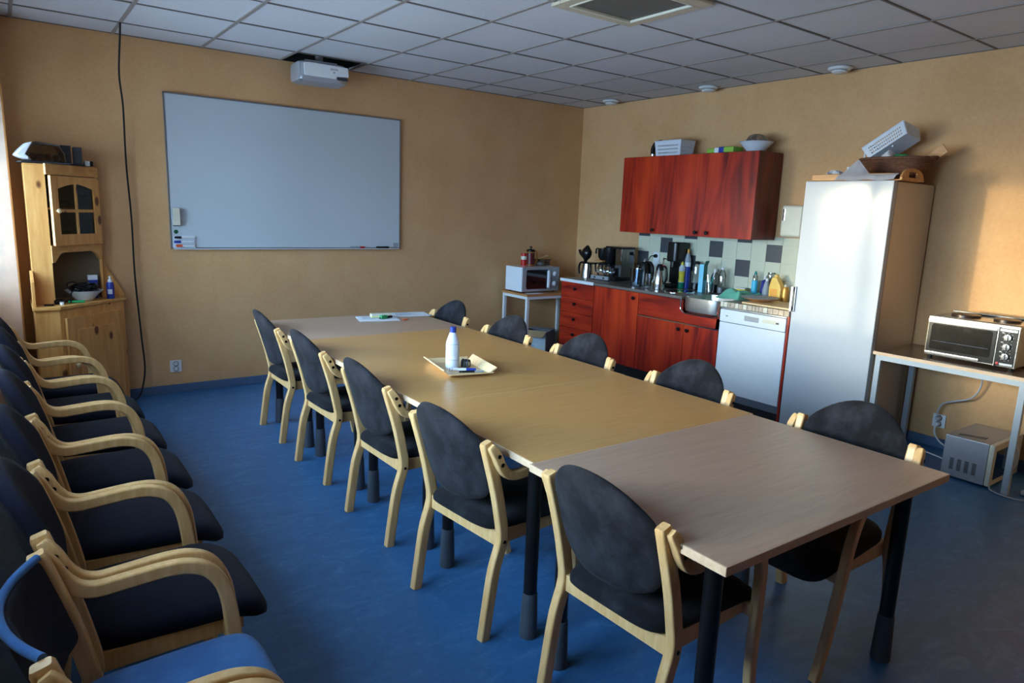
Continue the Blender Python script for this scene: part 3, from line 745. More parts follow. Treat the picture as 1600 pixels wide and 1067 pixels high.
# ------------------------------------------------------------------ ceiling things
def make_ceiling_things():
    H = ROOM_H
    t = thing('projector', 'white ceiling projector hanging below the open ceiling tile', 'projector', (2.015, -0.32, 2.587), radians(-4))
    m = MB()
    m.prism([(-0.19, -0.13), (0.13, -0.14), (0.20, -0.10), (0.205, 0.10), (0.15, 0.14), (-0.16, 0.14), (-0.21, 0.10), (-0.205, -0.10)], 2, -0.08, 0.07, 0.03)
    m.build('housing', 'silver_paint', t)
    MB().prism([(-0.165, 0.05), (-0.12, 0.058), (0.19, 0.05), (0.195, -0.02), (0.10, -0.025), (0.09, -0.045), (-0.16, -0.04)], 1, -0.146, -0.130, 0.004).build('connector_panel', 'white_plastic', t)
    MB().box((0.10, -0.144, -0.05), (0.19, -0.134, -0.028), 0.003).build('dark_port', 'dark_grey', t)
    text_part('brand_text', 'EPSON', 0.020, 'print_dark', t, (0.075, -0.1465, 0.018), (pi/2, 0, 0))
    text_part('model_text', 'EB', 0.016, 'print_dark', t, (0.075, -0.1465, -0.004), (pi/2, 0, 0))
    m = MB(); m.lathe([(0.0, 0.066), (0.03, 0.066), (0.03, 0.16), (0, 0.16)]); m.box((-0.14, -0.09, 0.064), (0.12, 0.10, 0.085), 0.006); m.box((-0.02, -0.02, 0.1), (0.02, 0.02, 0.3))
    m.build('ceiling_mount', 'grey_plastic', t)
    M_ = Matrix.Translation((-0.09, 0.14, 0.0)) @ Matrix.Rotation(-pi/2, 4, 'X')
    MB().lathe([(0.045, 0), (0.045, 0.012), (0.036, 0.014), (0.03, 0.004), (0, 0.006)], M=M_).build('lens', 'dark_glass', t)
    # vent
    t = thing('ceiling_vent', 'square ceiling air vent with cream frame and brown grille', 'vent', (2.728, -3.085, H))
    f = MB(); a, b = 0.312, 0.235
    f.prism([(-a, -a), (a, -a), (a, -b), (-a, -b)], 2, -0.022, -0.003, 0.005); f.prism([(-a, b), (a, b), (a, a), (-a, a)], 2, -0.022, -0.003, 0.005)
    f.prism([(-a, -b), (-b, -b), (-b, b), (-a, b)], 2, -0.022, -0.003, 0.005); f.prism([(b, -b), (a, -b), (a, b), (b, b)], 2, -0.022, -0.003, 0.005)
    f.build('vent_frame', 'vent_frame', t)
    MB().box((-b, -b, -0.012), (b, b, -0.003)).build('grille', 'vent_mesh', t)
    r = MB()
    for s in (-1, 1): r.box((-b, s*b-0.007, -0.026), (b, s*b+0.007, -0.012), 0.002); r.box((s*b-0.007, -b, -0.026), (s*b+0.007, b, -0.012), 0.002)
    r.build('inner_rim', 'cream_plastic', t)
    labs = ['round white ceiling valve nearest the far corner of the room', 'round white ceiling valve above the red wall cabinets', 'round white ceiling valve above the fridge']
    t = None
    for (x, y), lab in zip([(4.985, -0.61), (5.02, -1.81), (5.02, -3.02)], labs):
        if t is None:
            t = thing('ceiling_valve', lab, 'vent', (x, y, H), 0, 'round ceiling valves along the kitchen wall')
            MB().lathe([(0, 0), (0.082, 0), (0.086, -0.008), (0.076, -0.018), (0.050, -0.02), (0, -0.02)], seg=32).build('collar', 'white_paint', t)
            MB().lathe([(0, -0.020), (0.03, -0.020), (0.03, -0.024), (0.056, -0.026), (0.058, -0.034), (0.045, -0.042), (0, -0.044)], seg=32).build('valve_disc', 'white_paint', t)
        else:
            c = copy_tree(t); c.location = (x, y, H); c['label'] = lab
    # hanging cable
    m = MB()
    m.tube(catmull([(0.60, -0.41, H+0.05), (0.597, -0.40, 2.66), (0.608, -0.14, 2.42), (0.63, -0.06, 2.2), (0.628, -0.045, 1.8), (0.64, -0.04, 1.4), (0.638, -0.04, 0.97), (0.655, -0.045, 0.5), (0.665, -0.05, 0.25), (0.64, -0.07, 0.10), (0.60, -0.12, 0.03), (0.52, -0.22, 0.008), (0.42, -0.33, 0.008)], 6), 0.0065, 8)
    tag(m.build('hanging_cable', 'black_matte'), 'black cable hanging from the ceiling down to the floor beside the pine cupboard', 'cable')
    tag(MB().box((5.10, -4.305, 2.52), (5.165, -4.22, 2.60), 0.01).build('wall_sensor', 'painted_metal'), 'small pale sensor box high on the kitchen wall', 'sensor')
make_ceiling_things()

# ------------------------------------------------------------------ pine corner cupboard
def make_cupboard():
    t = thing('corner_cupboard', 'knotty pine corner cupboard with glazed upper door and open niche', 'cupboard', (0, 0, 0))
    yo = -0.014
    # base
    bx = [(-0.025, yo), (-0.025, -0.49), (0.115, -0.49), (0.545, -0.105), (0.545, yo)]
    m = MB(); m.prism(bx, 2, 0.02, 0.79, 0.003); m.build('base_carcass', 'pine', t)
    top = [(-0.035, yo), (-0.035, -0.51), (0.12, -0.51), (0.565, -0.11), (0.565, yo)]
    m = MB(); m.prism(top, 2, 0.79, 0.815, 0.005); m.build('base_top', 'pine_level', t)
    d0, d1 = Vector((0.115, -0.49, 0)), Vector((0.545, -0.105, 0)); L = (d1-d0).length; ang = math.atan2(d1.y-d0.y, d1.x-d0.x)
    Md = Matrix.Translation(d0) @ Matrix.Rotation(ang, 4, 'Z')
    m = MB(); m.box((0.03, -0.022, 0.06), (L-0.06, -0.002, 0.73), 0.004, M=Md)
    d = m.build('base_door', 'pine', t)
    m = MB(); m.box((0.11, -0.030, 0.15), (L-0.14, -0.02, 0.64), 0.010, M=Md); m.build('raised_panel', 'pine', d)
    MB().lathe([(0, 0), (0.008, 0), (0.008, 0.012), (0.018, 0.02), (0.018, 0.028), (0.009, 0.034), (0, 0.034)], M=Md @ Matrix.Translation((0.075, -0.022, 0.40)) @ Matrix.Rotation(pi/2, 4, 'X')).build('knob', 'pale_wood', d)
    # hutch: side panel, back, shelf floor, top, open niche
    hx = [(-0.015, yo), (-0.015, -0.39), (0.102, -0.39), (0.425, -0.085), (0.425, yo)]
    e0, e1 = Vector((0.102, -0.39, 0)), Vector((0.425, -0.085, 0)); L2 = (e1-e0).length; ang2 = math.atan2(e1.y-e0.y, e1.x-e0.x)
    Me = Matrix.Translation(e0) @ Matrix.Rotation(ang2, 4, 'Z')
    m = MB(); m.box((-0.015, -0.39, 0.815), (0.102, -0.372, 1.745), 0.002); m.box((0.407, -0.085, 0.815), (0.425, yo, 1.745), 0.002)
    m.box((-0.015, -0.372, 0.815), (0.003, yo, 1.745), 0.002)
    m.build('side_panel', 'pine', t)
    m = MB(); m.box((0.003, yo-0.014, 0.815), (0.407, yo, 1.73)); m.build('back_panel', 'niche_back', t)
    hi = [(0.004, yo-0.015), (0.004, -0.371), (0.100, -0.371), (0.406, -0.082), (0.406, yo-0.015)]
    for za_, zb_ in ((1.19, 1.205), (1.455, 1.467)): MB().prism(hi, 2, za_, zb_, 0.002).build('shelf', 'pine_level', t)
    MB().prism(hx, 2, 1.746, 1.752).build('cabinet_top', 'pine_level', t)
    m = MB(); m.box((-0.004, -0.012, 1.685), (L2+0.004, 0.004, 1.757), 0.003, M=Me); m.build('cornice', 'pine_level', t)
    v = [(0, 1.215), (0, 1.10)]
    v += [(0.02, 1.10), (0.035, 1.115), (0.055, 1.14), (0.075, 1.158), (0.10, 1.165)]
    v += [(L2-0.10, 1.165), (L2-0.075, 1.158), (L2-0.055, 1.14), (L2-0.035, 1.115), (L2-0.02, 1.10), (L2, 1.10), (L2, 1.215)]
    m = MB(); m.prism(v, 1, -0.004, 0.014, 0.0, M=Me); m.build('arched_valance', 'pine_level', t)
    # door standing slightly ajar on its right-hand hinge
    Mo = Me @ Matrix.Translation((L2-0.006, -0.010, 0)) @ Matrix.Rotation(radians(2), 4, 'Z')
    W, za, zb = L2-0.008, 1.215, 1.68
    st = 0.058
    f = MB()
    f.box((-W, -0.012, za), (-W+st, 0.008, zb), 0.003, M=Mo); f.box((-st, -0.012, za), (0, 0.008, zb), 0.003, M=Mo)
    f.box((-W+st, -0.012, za), (-st, 0.008, za+0.075), 0.002, M=Mo)
    ar = [(-W+st, zb), (-W+st, zb-0.085)]+[(-W+st+(W-2*st)*k/14, zb-0.085+0.034*sin(pi*k/14)) for k in range(1, 14)]+[(-st, zb-0.085), (-st, zb)]
    f.prism(ar, 1, -0.012, 0.008, 0, M=Mo)
    f.box((-W/2-0.009, -0.010, za+0.07), (-W/2+0.009, 0.006, zb-0.05), 0.002, M=Mo)
    zc = za+0.075+(zb-0.085-za-0.075)*0.52
    f.box((-W+st, -0.010, zc-0.010), (-st, 0.006, zc+0.010), 0.002, M=Mo)
    d = f.build('glazed_door', 'pine', t)
    MB().box((-W+st-0.004, -0.002, za+0.07), (-st+0.004, 0.001, zb-0.04), M=Mo).build('door_glass', 'cabinet_glass', d)
    MB().lathe([(0, 0), (0.007, 0), (0.007, 0.012), (0.016, 0.02), (0.016, 0.026), (0.008, 0.032), (0, 0.032)], M=Mo @ Matrix.Translation((-W+0.03, -0.012, zc)) @ Matrix.Rotation(pi/2, 4, 'X')).build('knob', 'pale_wood', d)
    m = MB(); m.prism([(-0.49, 0.815), (-0.37, 0.815), (-0.37, 1.05), (-0.385, 1.05), (-0.47, 1.0), (-0.485, 0.98)], 0, -0.03, -0.012, 0.002); m.build('side_wing', 'pine', t)
    m = MB(); m.prism([(0.43, 1.05), (0.447, 1.05), (0.56, 0.835), (0.56, 0.815), (0.43, 0.815)], 1, -0.035, -0.018, 0.002)
    m.build('side_wing', 'pine', t)
    # things inside and on top
    z = 0.8155
    b = thing('bowl', 'white bowl piled with black cables in the pine cupboard niche', 'bowl', (0.285, -0.22, z))
    MB().lathe([(0, 0.003), (0.045, 0.0), (0.055, 0.006), (0.092, 0.05), (0.118, 0.072), (0.122, 0.076), (0.114, 0.074), (0.086, 0.05), (0.05, 0.012), (0, 0.01)], seg=32).build('bowl_body', 'white_enamel', b)
    m = MB()
    for i in range(5):
        r = random.uniform(0.045, 0.085); zz = 0.07+i*0.009; pts = []
        for k in range(26):
            a = k*0.55+i; rr = r*(1+0.15*sin(k*1.3+i)); pts.append((rr*cos(a), rr*sin(a)*0.85, zz+0.012*sin(k*0.9+i)))
        m.tube(catmull(pts, 3), 0.0055, 6)
    m.tube(catmull([(-0.02, 0, 0.1), (-0.06, -0.02, 0.135), (-0.10, -0.02, 0.125), (-0.09, -0.04, 0.085), (-0.04, -0.05, 0.08)], 5), 0.005, 6)
    m.tube(catmull([(-0.06, -0.08, 0.08), (-0.085, -0.11, 0.07), (-0.09, -0.13, 0.02), (-0.1, -0.15, 0.006)], 5), 0.005, 6)
    m.box((-0.03, -0.05, 0.08), (0.05, 0.0, 0.108), 0.008)
    tag(m.build('cable_pile', 'black_plastic', loc=(0.285, -0.22, z)), 'tangle of black cables heaped in the white bowl', 'cables', kind='stuff')
    tag(MB().box((-0.03, -0.02, 0), (0.03, 0.02, 0.135), 0.003, 0).box((-0.031, -0.021, 0.135), (0.031, 0.021, 0.17), 0.003, 1).build('carton', ['blue_plastic', 'paper'], loc=(0.352, -0.105, z)), 'small blue and white carton behind the bowl in the cupboard niche', 'box')
    q = thing('power_adapter', 'black power adapter with white plug on the pine cupboard top', 'adapter', (0.135, -0.365, z), radians(20))
    MB().box((-0.05, -0.02, 0), (0.02, 0.025, 0.032), 0.008).build('adapter_body', 'black_plastic', q)
    MB().lathe([(0, 0), (0.012, 0), (0.014, 0.02), (0, 0.022)], (-0.02, -0.055, 0)).build('plug', 'white_plastic', q)
    MB().tube(catmull([(0.02, 0, 0.012), (0.06, 0.005, 0.03), (0.09, 0.03, 0.012), (0.06, 0.06, 0.006)], 5), 0.004, 6).build('cord', 'black_plastic', q)
    tag(MB().lathe([(0, -0.05), (0.009, -0.05), (0.009, 0.05), (0, 0.05)], seg=12, M=Matrix.Translation((0, 0, 0.009)) @ Matrix.Rotation(pi/2, 4, 'Y')).build('green_marker', 'green_plastic', loc=(0.225, -0.345, z)), 'green marker lying in front of the white bowl', 'pen')
    tag(MB().box((-0.03, -0.012, 0), (0.03, 0.012, 0.012), 0.005).build('memory_stick', 'black_plastic', loc=(0.06, -0.445, z)), 'small black stick on the edge of the pine cupboard top', 'gadget')
    s = thing('spray_bottle', 'blue spray bottle with white pump on the pine cupboard', 'bottle', (0.455, -0.17, z))
    MB().lathe([(0, 0), (0.024, 0), (0.026, 0.004), (0.026, 0.105), (0.020, 0.120), (0, 0.122)], seg=24).build('bottle_body', 'blue_plastic', s)
    MB().lathe([(0, 0.118), (0.014, 0.118), (0.016, 0.135), (0.009, 0.142), (0.008, 0.165), (0, 0.166)], seg=20).build('pump', 'white_plastic', s)
    m = MB(); m.grid(lambda u, v: (0.0265*cos(radians(-140+u*70)), 0.0265*sin(radians(-140+u*70)), 0.035+v*0.035), 8, 1); m.build('bottle_label', 'paper', s)
    # behind the glass
    g = thing('figurine', 'dark figurine standing behind the cupboard glass', 'figurine', (0.215, -0.20, 1.206))
    MB().lathe([(0, 0), (0.035, 0), (0.035, 0.012), (0.018, 0.025), (0.026, 0.06), (0.03, 0.09), (0.015, 0.11), (0, 0.112)]).ball((0.0, 0, 0.125), (0.03, 0.025, 0.026)).build('figurine_body', 'brown', g)
    tag(MB().lathe([(0, 0), (0.03, 0), (0.034, 0.02), (0.034, 0.075), (0.022, 0.095), (0.02, 0.11), (0, 0.112)]).build('jar', 'dark_grey', loc=(0.335, -0.125, 1.206)), 'dark jar beside the figurine behind the cupboard glass', 'jar')
    tag(MB().lathe([(0, 0), (0.02, 0), (0.006, 0.01), (0.006, 0.05), (0.035, 0.075), (0.04, 0.09), (0.037, 0.09), (0.03, 0.075), (0, 0.055)]).build('glass_dish', 'clear_glass', loc=(0.31, -0.14, 1.468)), 'stemmed glass dish on the cupboard shelf behind the upper panes', 'glass')
    tag(MB().lathe([(0, 0), (0.05, 0), (0.055, 0.03), (0.03, 0.05), (0, 0.055)]).build('pot', 'dark_grey', loc=(0.20, -0.20, 1.468)), 'dark pot on the cupboard shelf behind the upper panes', 'pot')
    # on top
    zt = 1.758
    q = thing('plastic_carrier', 'grey see-through plastic package with white end on top of the cupboard', 'package', (0.075, -0.27, zt), radians(8))
    MB().prism([(-0.11, -0.10), (0.17, -0.10), (0.17, 0.10), (-0.11, 0.10)], 2, 0, 0.008, 0.003).build('flat_base', 'dark_grey', q)
    m = MB(); m.prism([(-0.075, 0.009), (0.15, 0.009), (0.145, 0.07), (0.115, 0.125), (-0.025, 0.14), (-0.06, 0.09)], 1, -0.09, 0.09, 0.012); m.build('clear_shell', 'smoke_plastic', q)
    m = MB(); m.prism([(-0.13, 0.045), (-0.10, 0.03), (-0.045, 0.012), (-0.055, 0.03), (-0.08, 0.05), (-0.035, 0.135), (-0.06, 0.125), (-0.10, 0.085)], 1, -0.085, 0.08, 0.006); m.build('end_cap', 'white_plastic', q)
    m = MB()
    for i in range(4): m.ball((-0.03+0.045*i, -0.02, 0.04), (0.024, 0.05, 0.026))
    m.build('packed_content', 'dark_grey', q)
    m = MB(); m.tube(catmull([(0.0, -0.075, 0.105), (0.03, -0.085, 0.118), (0.08, -0.085, 0.115), (0.10, -0.075, 0.095)], 5), 0.004, 6); m.build('carry_handle', 'brown', q)
    for (x, y, w, h, a, lab) in [(0.235, -0.215, 0.06, 0.118, 6, 'dark grey box on the cupboard beside the plastic package'), (0.31, -0.195, 0.055, 0.112, -3, 'dark grey box on the cupboard, the one farther from the plastic package')]:
        o = tag(MB().box((-w/2, -0.05, 0), (w/2, 0.05, h), 0.004).build('grey_box', 'dark_grey', loc=(x, y, zt+0.012)), lab, 'box', 'dark boxes on the cupboard'); o.rotation_euler = (0, 0, radians(a))
    tag(MB().prism([(-0.09, -0.05), (0.08, -0.05), (0.08, 0.06), (-0.09, 0.06)], 2, 0, 0.012, 0.004).build('black_tray', 'black_matte', loc=(0.27, -0.20, zt-0.001)), 'flat black tray under the dark grey boxes', 'tray')
    q = thing('cube_charger', 'small black charger with white face on the cupboard edge', 'charger', (0.365, -0.185, zt), radians(10))
    MB().box((-0.015, -0.02, 0), (0.035, 0.03, 0.036), 0.004).build('charger_body', 'black_plastic', q); MB().box((-0.02, -0.026, 0.002), (0.012, -0.019, 0.036), 0.003).build('charger_face', 'white_plastic', q)
make_cupboard()

def make_outlets():
    def plate(name, lab, loc, rz):
        t = thing(name, lab, 'socket', loc, rz)
        MB().box((-0.043, -0.012, -0.048), (0.043, 0, 0.048), 0.004).build('plate', 'white_plastic', t)
        for s in (-1, 1):
            M_ = Matrix.Translation((0, -0.0125, s*0.021)) @ Matrix.Rotation(pi/2, 4, 'X')
            MB().lathe([(0.020, 0.0), (0.020, 0.003), (0.017, 0.003), (0.016, -0.006), (0, -0.006)], M=M_, seg=24).build('socket_ring', 'dark_grey', t)
        return t
    plate('wall_socket', 'pale double socket low on the whiteboard wall', (0.895, 0, 0.222), 0)
    plate('wall_socket', 'pale double socket with two grey plugs under the oven table', (XR, -4.007, 0.197), RW)
make_outlets()

# ------------------------------------------------------------------ kitchen
XK = 4.545      # front plane of the base units
def knob(parent, x, y, z, name='knob'):
    M_ = Matrix.Translation((x, y, z)) @ Matrix.Rotation(pi/2, 4, 'X')
    return MB().lathe([(0, 0), (0.008, 0), (0.007, 0.010), (0.015, 0.016), (0.017, 0.022), (0.013, 0.028), (0, 0.030)], M=M_, seg=18).build(name, 'black_plastic', parent)
def make_kitchen():
    D = XR-XK-0.002
    zp, zt = 0.145, 0.862
    # drawer unit
    W = 0.498
    t = thing('drawer_unit', 'red cherry drawer unit with four drawers and black knobs', 'cabinet', (XK, -0.495, 0), RW)
    MB().box((0, 0.019, zp), (W, D, zt)).build('carcass', 'cherry_dark', t); MB().box((0, 0.06, 0), (W, 0.075, zp)).build('plinth', 'plinth', t)
    hs = (zt-zp)/4.6
    zz = zt; 
    for i, h in enumerate([0.155, 0.16, 0.16, 0.24]):
        d = MB().box((0.002, 0, zz-h+0.003), (W-0.002, 0.018, zz), 0.002).build('drawer_front', 'cherry_level', t); knob(d, W*0.46, 0, zz-0.062); zz -= h
    # door unit
    t = thing('base_cabinet', 'red cherry base cabinet with one door left of the sink', 'cabinet', (XK, -0.995, 0), RW); W = 0.602
    MB().box((0, 0.019, zp), (W, D, zt)).build('carcass', 'cherry_dark', t); MB().box((0, 0.06, 0), (W, 0.075, zp)).build('plinth', 'plinth', t)
    d = MB().box((0.002, 0, zp+0.002), (W-0.002, 0.018, zt), 0.002).build('door', 'cherry_upright', t); knob(d, W-0.055, 0, zt-0.055)
    # sink unit
    t = thing('sink_cabinet', 'red cherry sink cabinet with two doors and metal trim strip', 'cabinet', (XK, -1.599, 0), RW); W = 0.905
    c = MB(); c.box((0, 0.019, zp), (W, D, 0.70)); c.box((0, 0.019, 0.70), (0.49, D, zt)); c.box((0.49, 0.41, 0.70), (W-0.012, D, zt)); c.box((W-0.012, 0.019, 0.7), (W, D, zt))
    c.build('carcass', 'cherry_dark', t); MB().box((0, 0.06, 0), (W, 0.075, zp)).build('plinth', 'plinth', t)
    zs = 0.665
    m = MB(); m.box((0.002, 0, zs), (0.515, 0.018, zt), 0.002); m.box((0.515, 0, zs), (W-0.002, 0.018, 0.752)); m.prism([(W-0.03, zs), (W-0.002, zs), (W-0.002, zt), (W-0.012, zt)], 1, 0, 0.018)
    m.build('apron_panel', 'cherry_level', t)
    MB().box((0.002, -0.004, zs-0.012), (W-0.002, 0.012, zs-0.004)).build('trim_strip', 'chrome', t)
    for i in (0, 1):
        a, b = (0.002, 0.545) if i == 0 else (0.549, W-0.002)
        d = MB().box((a, 0, zp+0.002), (b, 0.018, zs-0.014), 0.002).build('door', 'cherry_upright', t); knob(d, b-0.045 if i == 0 else a+0.045, 0, zs-0.06)
    # stainless basin: deep round-cornered bowl whose front wall shows in the apron
    t = thing('sink', 'stainless sink bowl showing through the red cabinet front', 'sink', (XK, -2.305, 0), RW)
    def bowl(a, zlow):
        pts = []
        n = 40
        for k in range(n):
            th = 2*pi*k/n; e = 2/4.5
            pts.append((a*math.copysign(abs(cos(th))**e, cos(th)), 0.175+(0.205)*a/0.205*math.copysign(abs(sin(th))**e, sin(th))))
        return [(p[0], p[1], zlow) for p in pts]
    R = [bowl(0.200, 0.893), bowl(0.199, 0.82), bowl(0.192, 0.775), bowl(0.170, 0.755), [(0, 0.175, 0.753)]]
    R2 = [bowl(0.200, 0.893), bowl(0.194, 0.894), bowl(0.190, 0.86), bowl(0.182, 0.79), bowl(0.16, 0.765), [(0, 0.175, 0.76)]]
    m = MB(); m.disc_grid(R); m.disc_grid(R2); m.build('bowl', 'steel_bowl', t)
    m = MB()
    u = [(-0.204, -0.012, 0.892), (-0.204, -0.012, 0.83), (-0.200, -0.012, 0.785), (-0.165, -0.012, 0.757), (-0.10, -0.013, 0.750), (0.10, -0.013, 0.750), (0.165, -0.012, 0.757), (0.200, -0.012, 0.785), (0.204, -0.012, 0.83), (0.204, -0.012, 0.892)]
    m.tube(catmull(u, 5), 0.005, 8); m.build('rim_trim', 'chrome', t)
    # worktops
    t = tag(MB().box((XK-0.015, -0.997, 0.864), (XR-0.02, -0.488, 0.895), 0.003, 0).box((XK-0.017, -0.996, 0.864), (XK-0.0145, -0.488, 0.8945), 0, 1).build('worktop', ['worktop_grey', 'white_paint']), 'short worktop with white front edge over the red drawer unit', 'worktop')
    m = MB()
    zb, zu = 0.866, 0.893
    m.box((XK-0.012, -2.10, zb), (XR-0.02, -1.0, zu), 0.004); m.box((XK+0.40, -2.508, zb), (XR-0.02, -2.10, zu), 0.002)
    tag(m.build('steel_worktop', 'worktop_steel'), 'grey steel worktop running up to the sink bowl', 'worktop')
    m = MB(); m.lathe([(0.0, 0.008), (0.12, 0.005), (0.135, 0.003), (0.15, 0.006), (0.155, 0.003), (0.155, 0)], seg=36, sy=0.8)
    tag(m.build('drain_basin', 'chrome', loc=(4.80, -1.86, zu)), 'small round stainless basin rim beside the big sink bowl', 'sink')
    # dishwasher
    t = thing('dishwasher', 'white dishwasher between the sink cabinet and the fridge', 'dishwasher', (XK-0.005, -2.513, 0), RW); W = 0.598
    MB().box((0.004, 0.03, 0.09), (W-0.004, D-0.02, 0.848)).build('body', 'grey_metal', t)
    f = MB().box((0, 0, 0.155), (W, 0.03, 0.735), 0.006).build('door', 'white_enamel', t)
    p = MB().box((0, -0.004, 0.738), (W, 0.03, 0.842), 0.008).build('control_panel', 'white_enamel', t)
    MB().box((0.235, -0.0055, 0.775), (0.365, -0.003, 0.815), 0.002).build('grip_recess', 'grey_plastic', p)
    MB().box((0.238, -0.0062, 0.797), (0.362, -0.005, 0.813)).build('grip_shadow', 'alu', p)
    MB().box((0.40, -0.0055, 0.783), (0.54, -0.003, 0.812), 0.001).build('display', 'cream_plastic', p)
    MB().box((0.515, -0.0065, 0.79), (0.54, -0.005, 0.80)).build('button', 'dark_grey', p)
    MB().box((0.06, -0.0055, 0.785), (0.08, -0.003, 0.795)).build('badge', 'alu', p)
    MB().box((0.0, 0.06, 0), (W, 0.075, 0.15)).build('plinth', 'plinth', t)
    MB().box((0.0, -0.002, 0.846), (W, 0.04, 0.856)).build('top_trim', 'alu', t)
    t = tag(MB().box((XK, -3.130, 0.0), (XR-0.002, -3.1135, 0.864), 0.001).build('end_panel', 'cherry_upright'), 'narrow red end panel between dishwasher and fridge', 'panel')
    m = MB(); m.box((XK-0.004, -3.131, 0.864), (XR-0.02, -2.51, 0.899), 0.002, 0)
    x = -2.512
    while x > -3.12:
        w = random.uniform(0.026, 0.05); m.box((XK-0.012, max(x-w, -3.13)+0.002, 0.860), (XK-0.003, x-0.001, 0.901), 0.0015, random.choice((1, 1, 2))); x -= w
    tag(m.build('stone_worktop', ['worktop_grey', 'mosaic', 'cream_plastic']), 'stone worktop with small tile edging above the dishwasher', 'worktop')
    # backsplash
    m = MB(); p = 0.15; x0 = -0.969
    dark = {(0, 3), (4, 3), (8, 3), (2, 2), (6, 2), (10, 2), (0, 1), (4, 1), (8, 1)}
    zrow = [0.91, 1.06, 1.21, 1.36]
    m.box((XR-0.004, -3.129, 0.90), (XR-0.0005, x0, 1.424), 0, 2)
    for i in range(15):
        for r, z in enumerate(zrow):
            ya, yb = x0-p*i, max(x0-p*(i+1), -3.13); za, zb = max(z, 0.90), min(z+p, 1.424)
            m.box((XR-0.009, yb+0.0012, za+0.0012), (XR-0.003, ya-0.0012, zb-0.0012), 0.0012, 1 if (i, r) in dark else 0, seg=1)
    tag(m.build('tile_backsplash', ['tile_pale', 'tile_dark', 'grout']), 'pale green tiled backsplash with scattered dark grey tiles', 'tiles', kind='structure')
    # wall cabinets
    XU = 4.815
    def wall_unit(lab, y0, W, doors):
        t = thing('wall_cabinet', lab, 'cabinet', (XU, y0, 1.40), RW, 'red wall cabinets')
        MB().box((0, 0.019, 0), (W, XR-XU-0.012, 0.715), 0.001).build('carcass', 'cherry_dark', t)
        for a, b, kx in doors:
            d = MB().box((a+0.0015, 0, 0), (b-0.0015, 0.018, 0.712), 0.0015).build('door', 'cherry_upright', t); knob(d, kx, 0, 0.035)
    wall_unit('red cherry wall cabinet with a single door, nearest the room corner', -1.025, 0.508, [(0, 0.508, 0.44)])
    wall_unit('red cherry wall cabinet with double doors, next to the paper dispenser', -1.533, 1.005, [(0, 0.503, 0.440), (0.503, 1.005, 0.56)])
    # fridge
    t = thing('fridge', 'tall silver-white fridge with one full-height door', 'fridge', (4.545, -3.135, 0), RW); W = 0.622
    MB().box((0.004, 0.062, 0.02), (W-0.004, 0.60, 1.845), 0.004).build('body', 'fridge_side', t)
    d = MB().box((0, 0, 0.035), (W, 0.055, 1.850), 0.009).build('door', 'fridge_door', t)
    MB().box((0.006, 0.054, 0.04), (W-0.006, 0.064, 1.845)).build('door_seal', 'grey_plastic', t)
    h = MB(); h.box((-0.004, -0.030, 0.905), (0.016, -0.022, 1.09), 0.003); h.box((0.0, -0.026, 0.91), (0.012, 0.001, 0.94), 0.002); h.box((0, -0.026, 1.055), (0.012, 0.001, 1.085), 0.002); h.box((0.014, -0.012, 0.905), (0.028, 0.002, 1.09), 0.003)
    h.build('handle', 'grey_metal', d)
    b = MB(); M_ = Matrix.Translation((0.235, -0.001, 1.672)) @ Matrix.Rotation(pi/2, 4, 'X')
    b.lathe([(0.006, 0), (0.006, 0.001), (0.010, 0.001), (0.010, 0)], M=M_)
    b.build('badge', 'steel_dull', d)
    b = MB()
    for k in range(6): b.box((0.252+k*0.012, -0.001, 1.666), (0.260+k*0.012, 0.0005, 1.676))
    b.build('badge_lettering', 'steel_dull', d)
    MB().box((0.02, 0.08, 0), (W-0.02, 0.58, 0.03)).build('plinth', 'plinth', t)
    # dispenser
    t = thing('paper_dispenser', 'cream wall dispenser with a glossy sight window beside the fridge', 'dispenser', (XR, -2.725, 1.435), RW)
    MB().box((-0.075, -0.13, 0), (0.115, -0.001, 0.255), 0.022, seg=4).build('housing', 'cream_plastic', t)
    MB().box((-0.058, -0.135, 0.13), (-0.035, -0.128, 0.225), 0.008).build('sight_window', 'chrome', t)
make_kitchen()

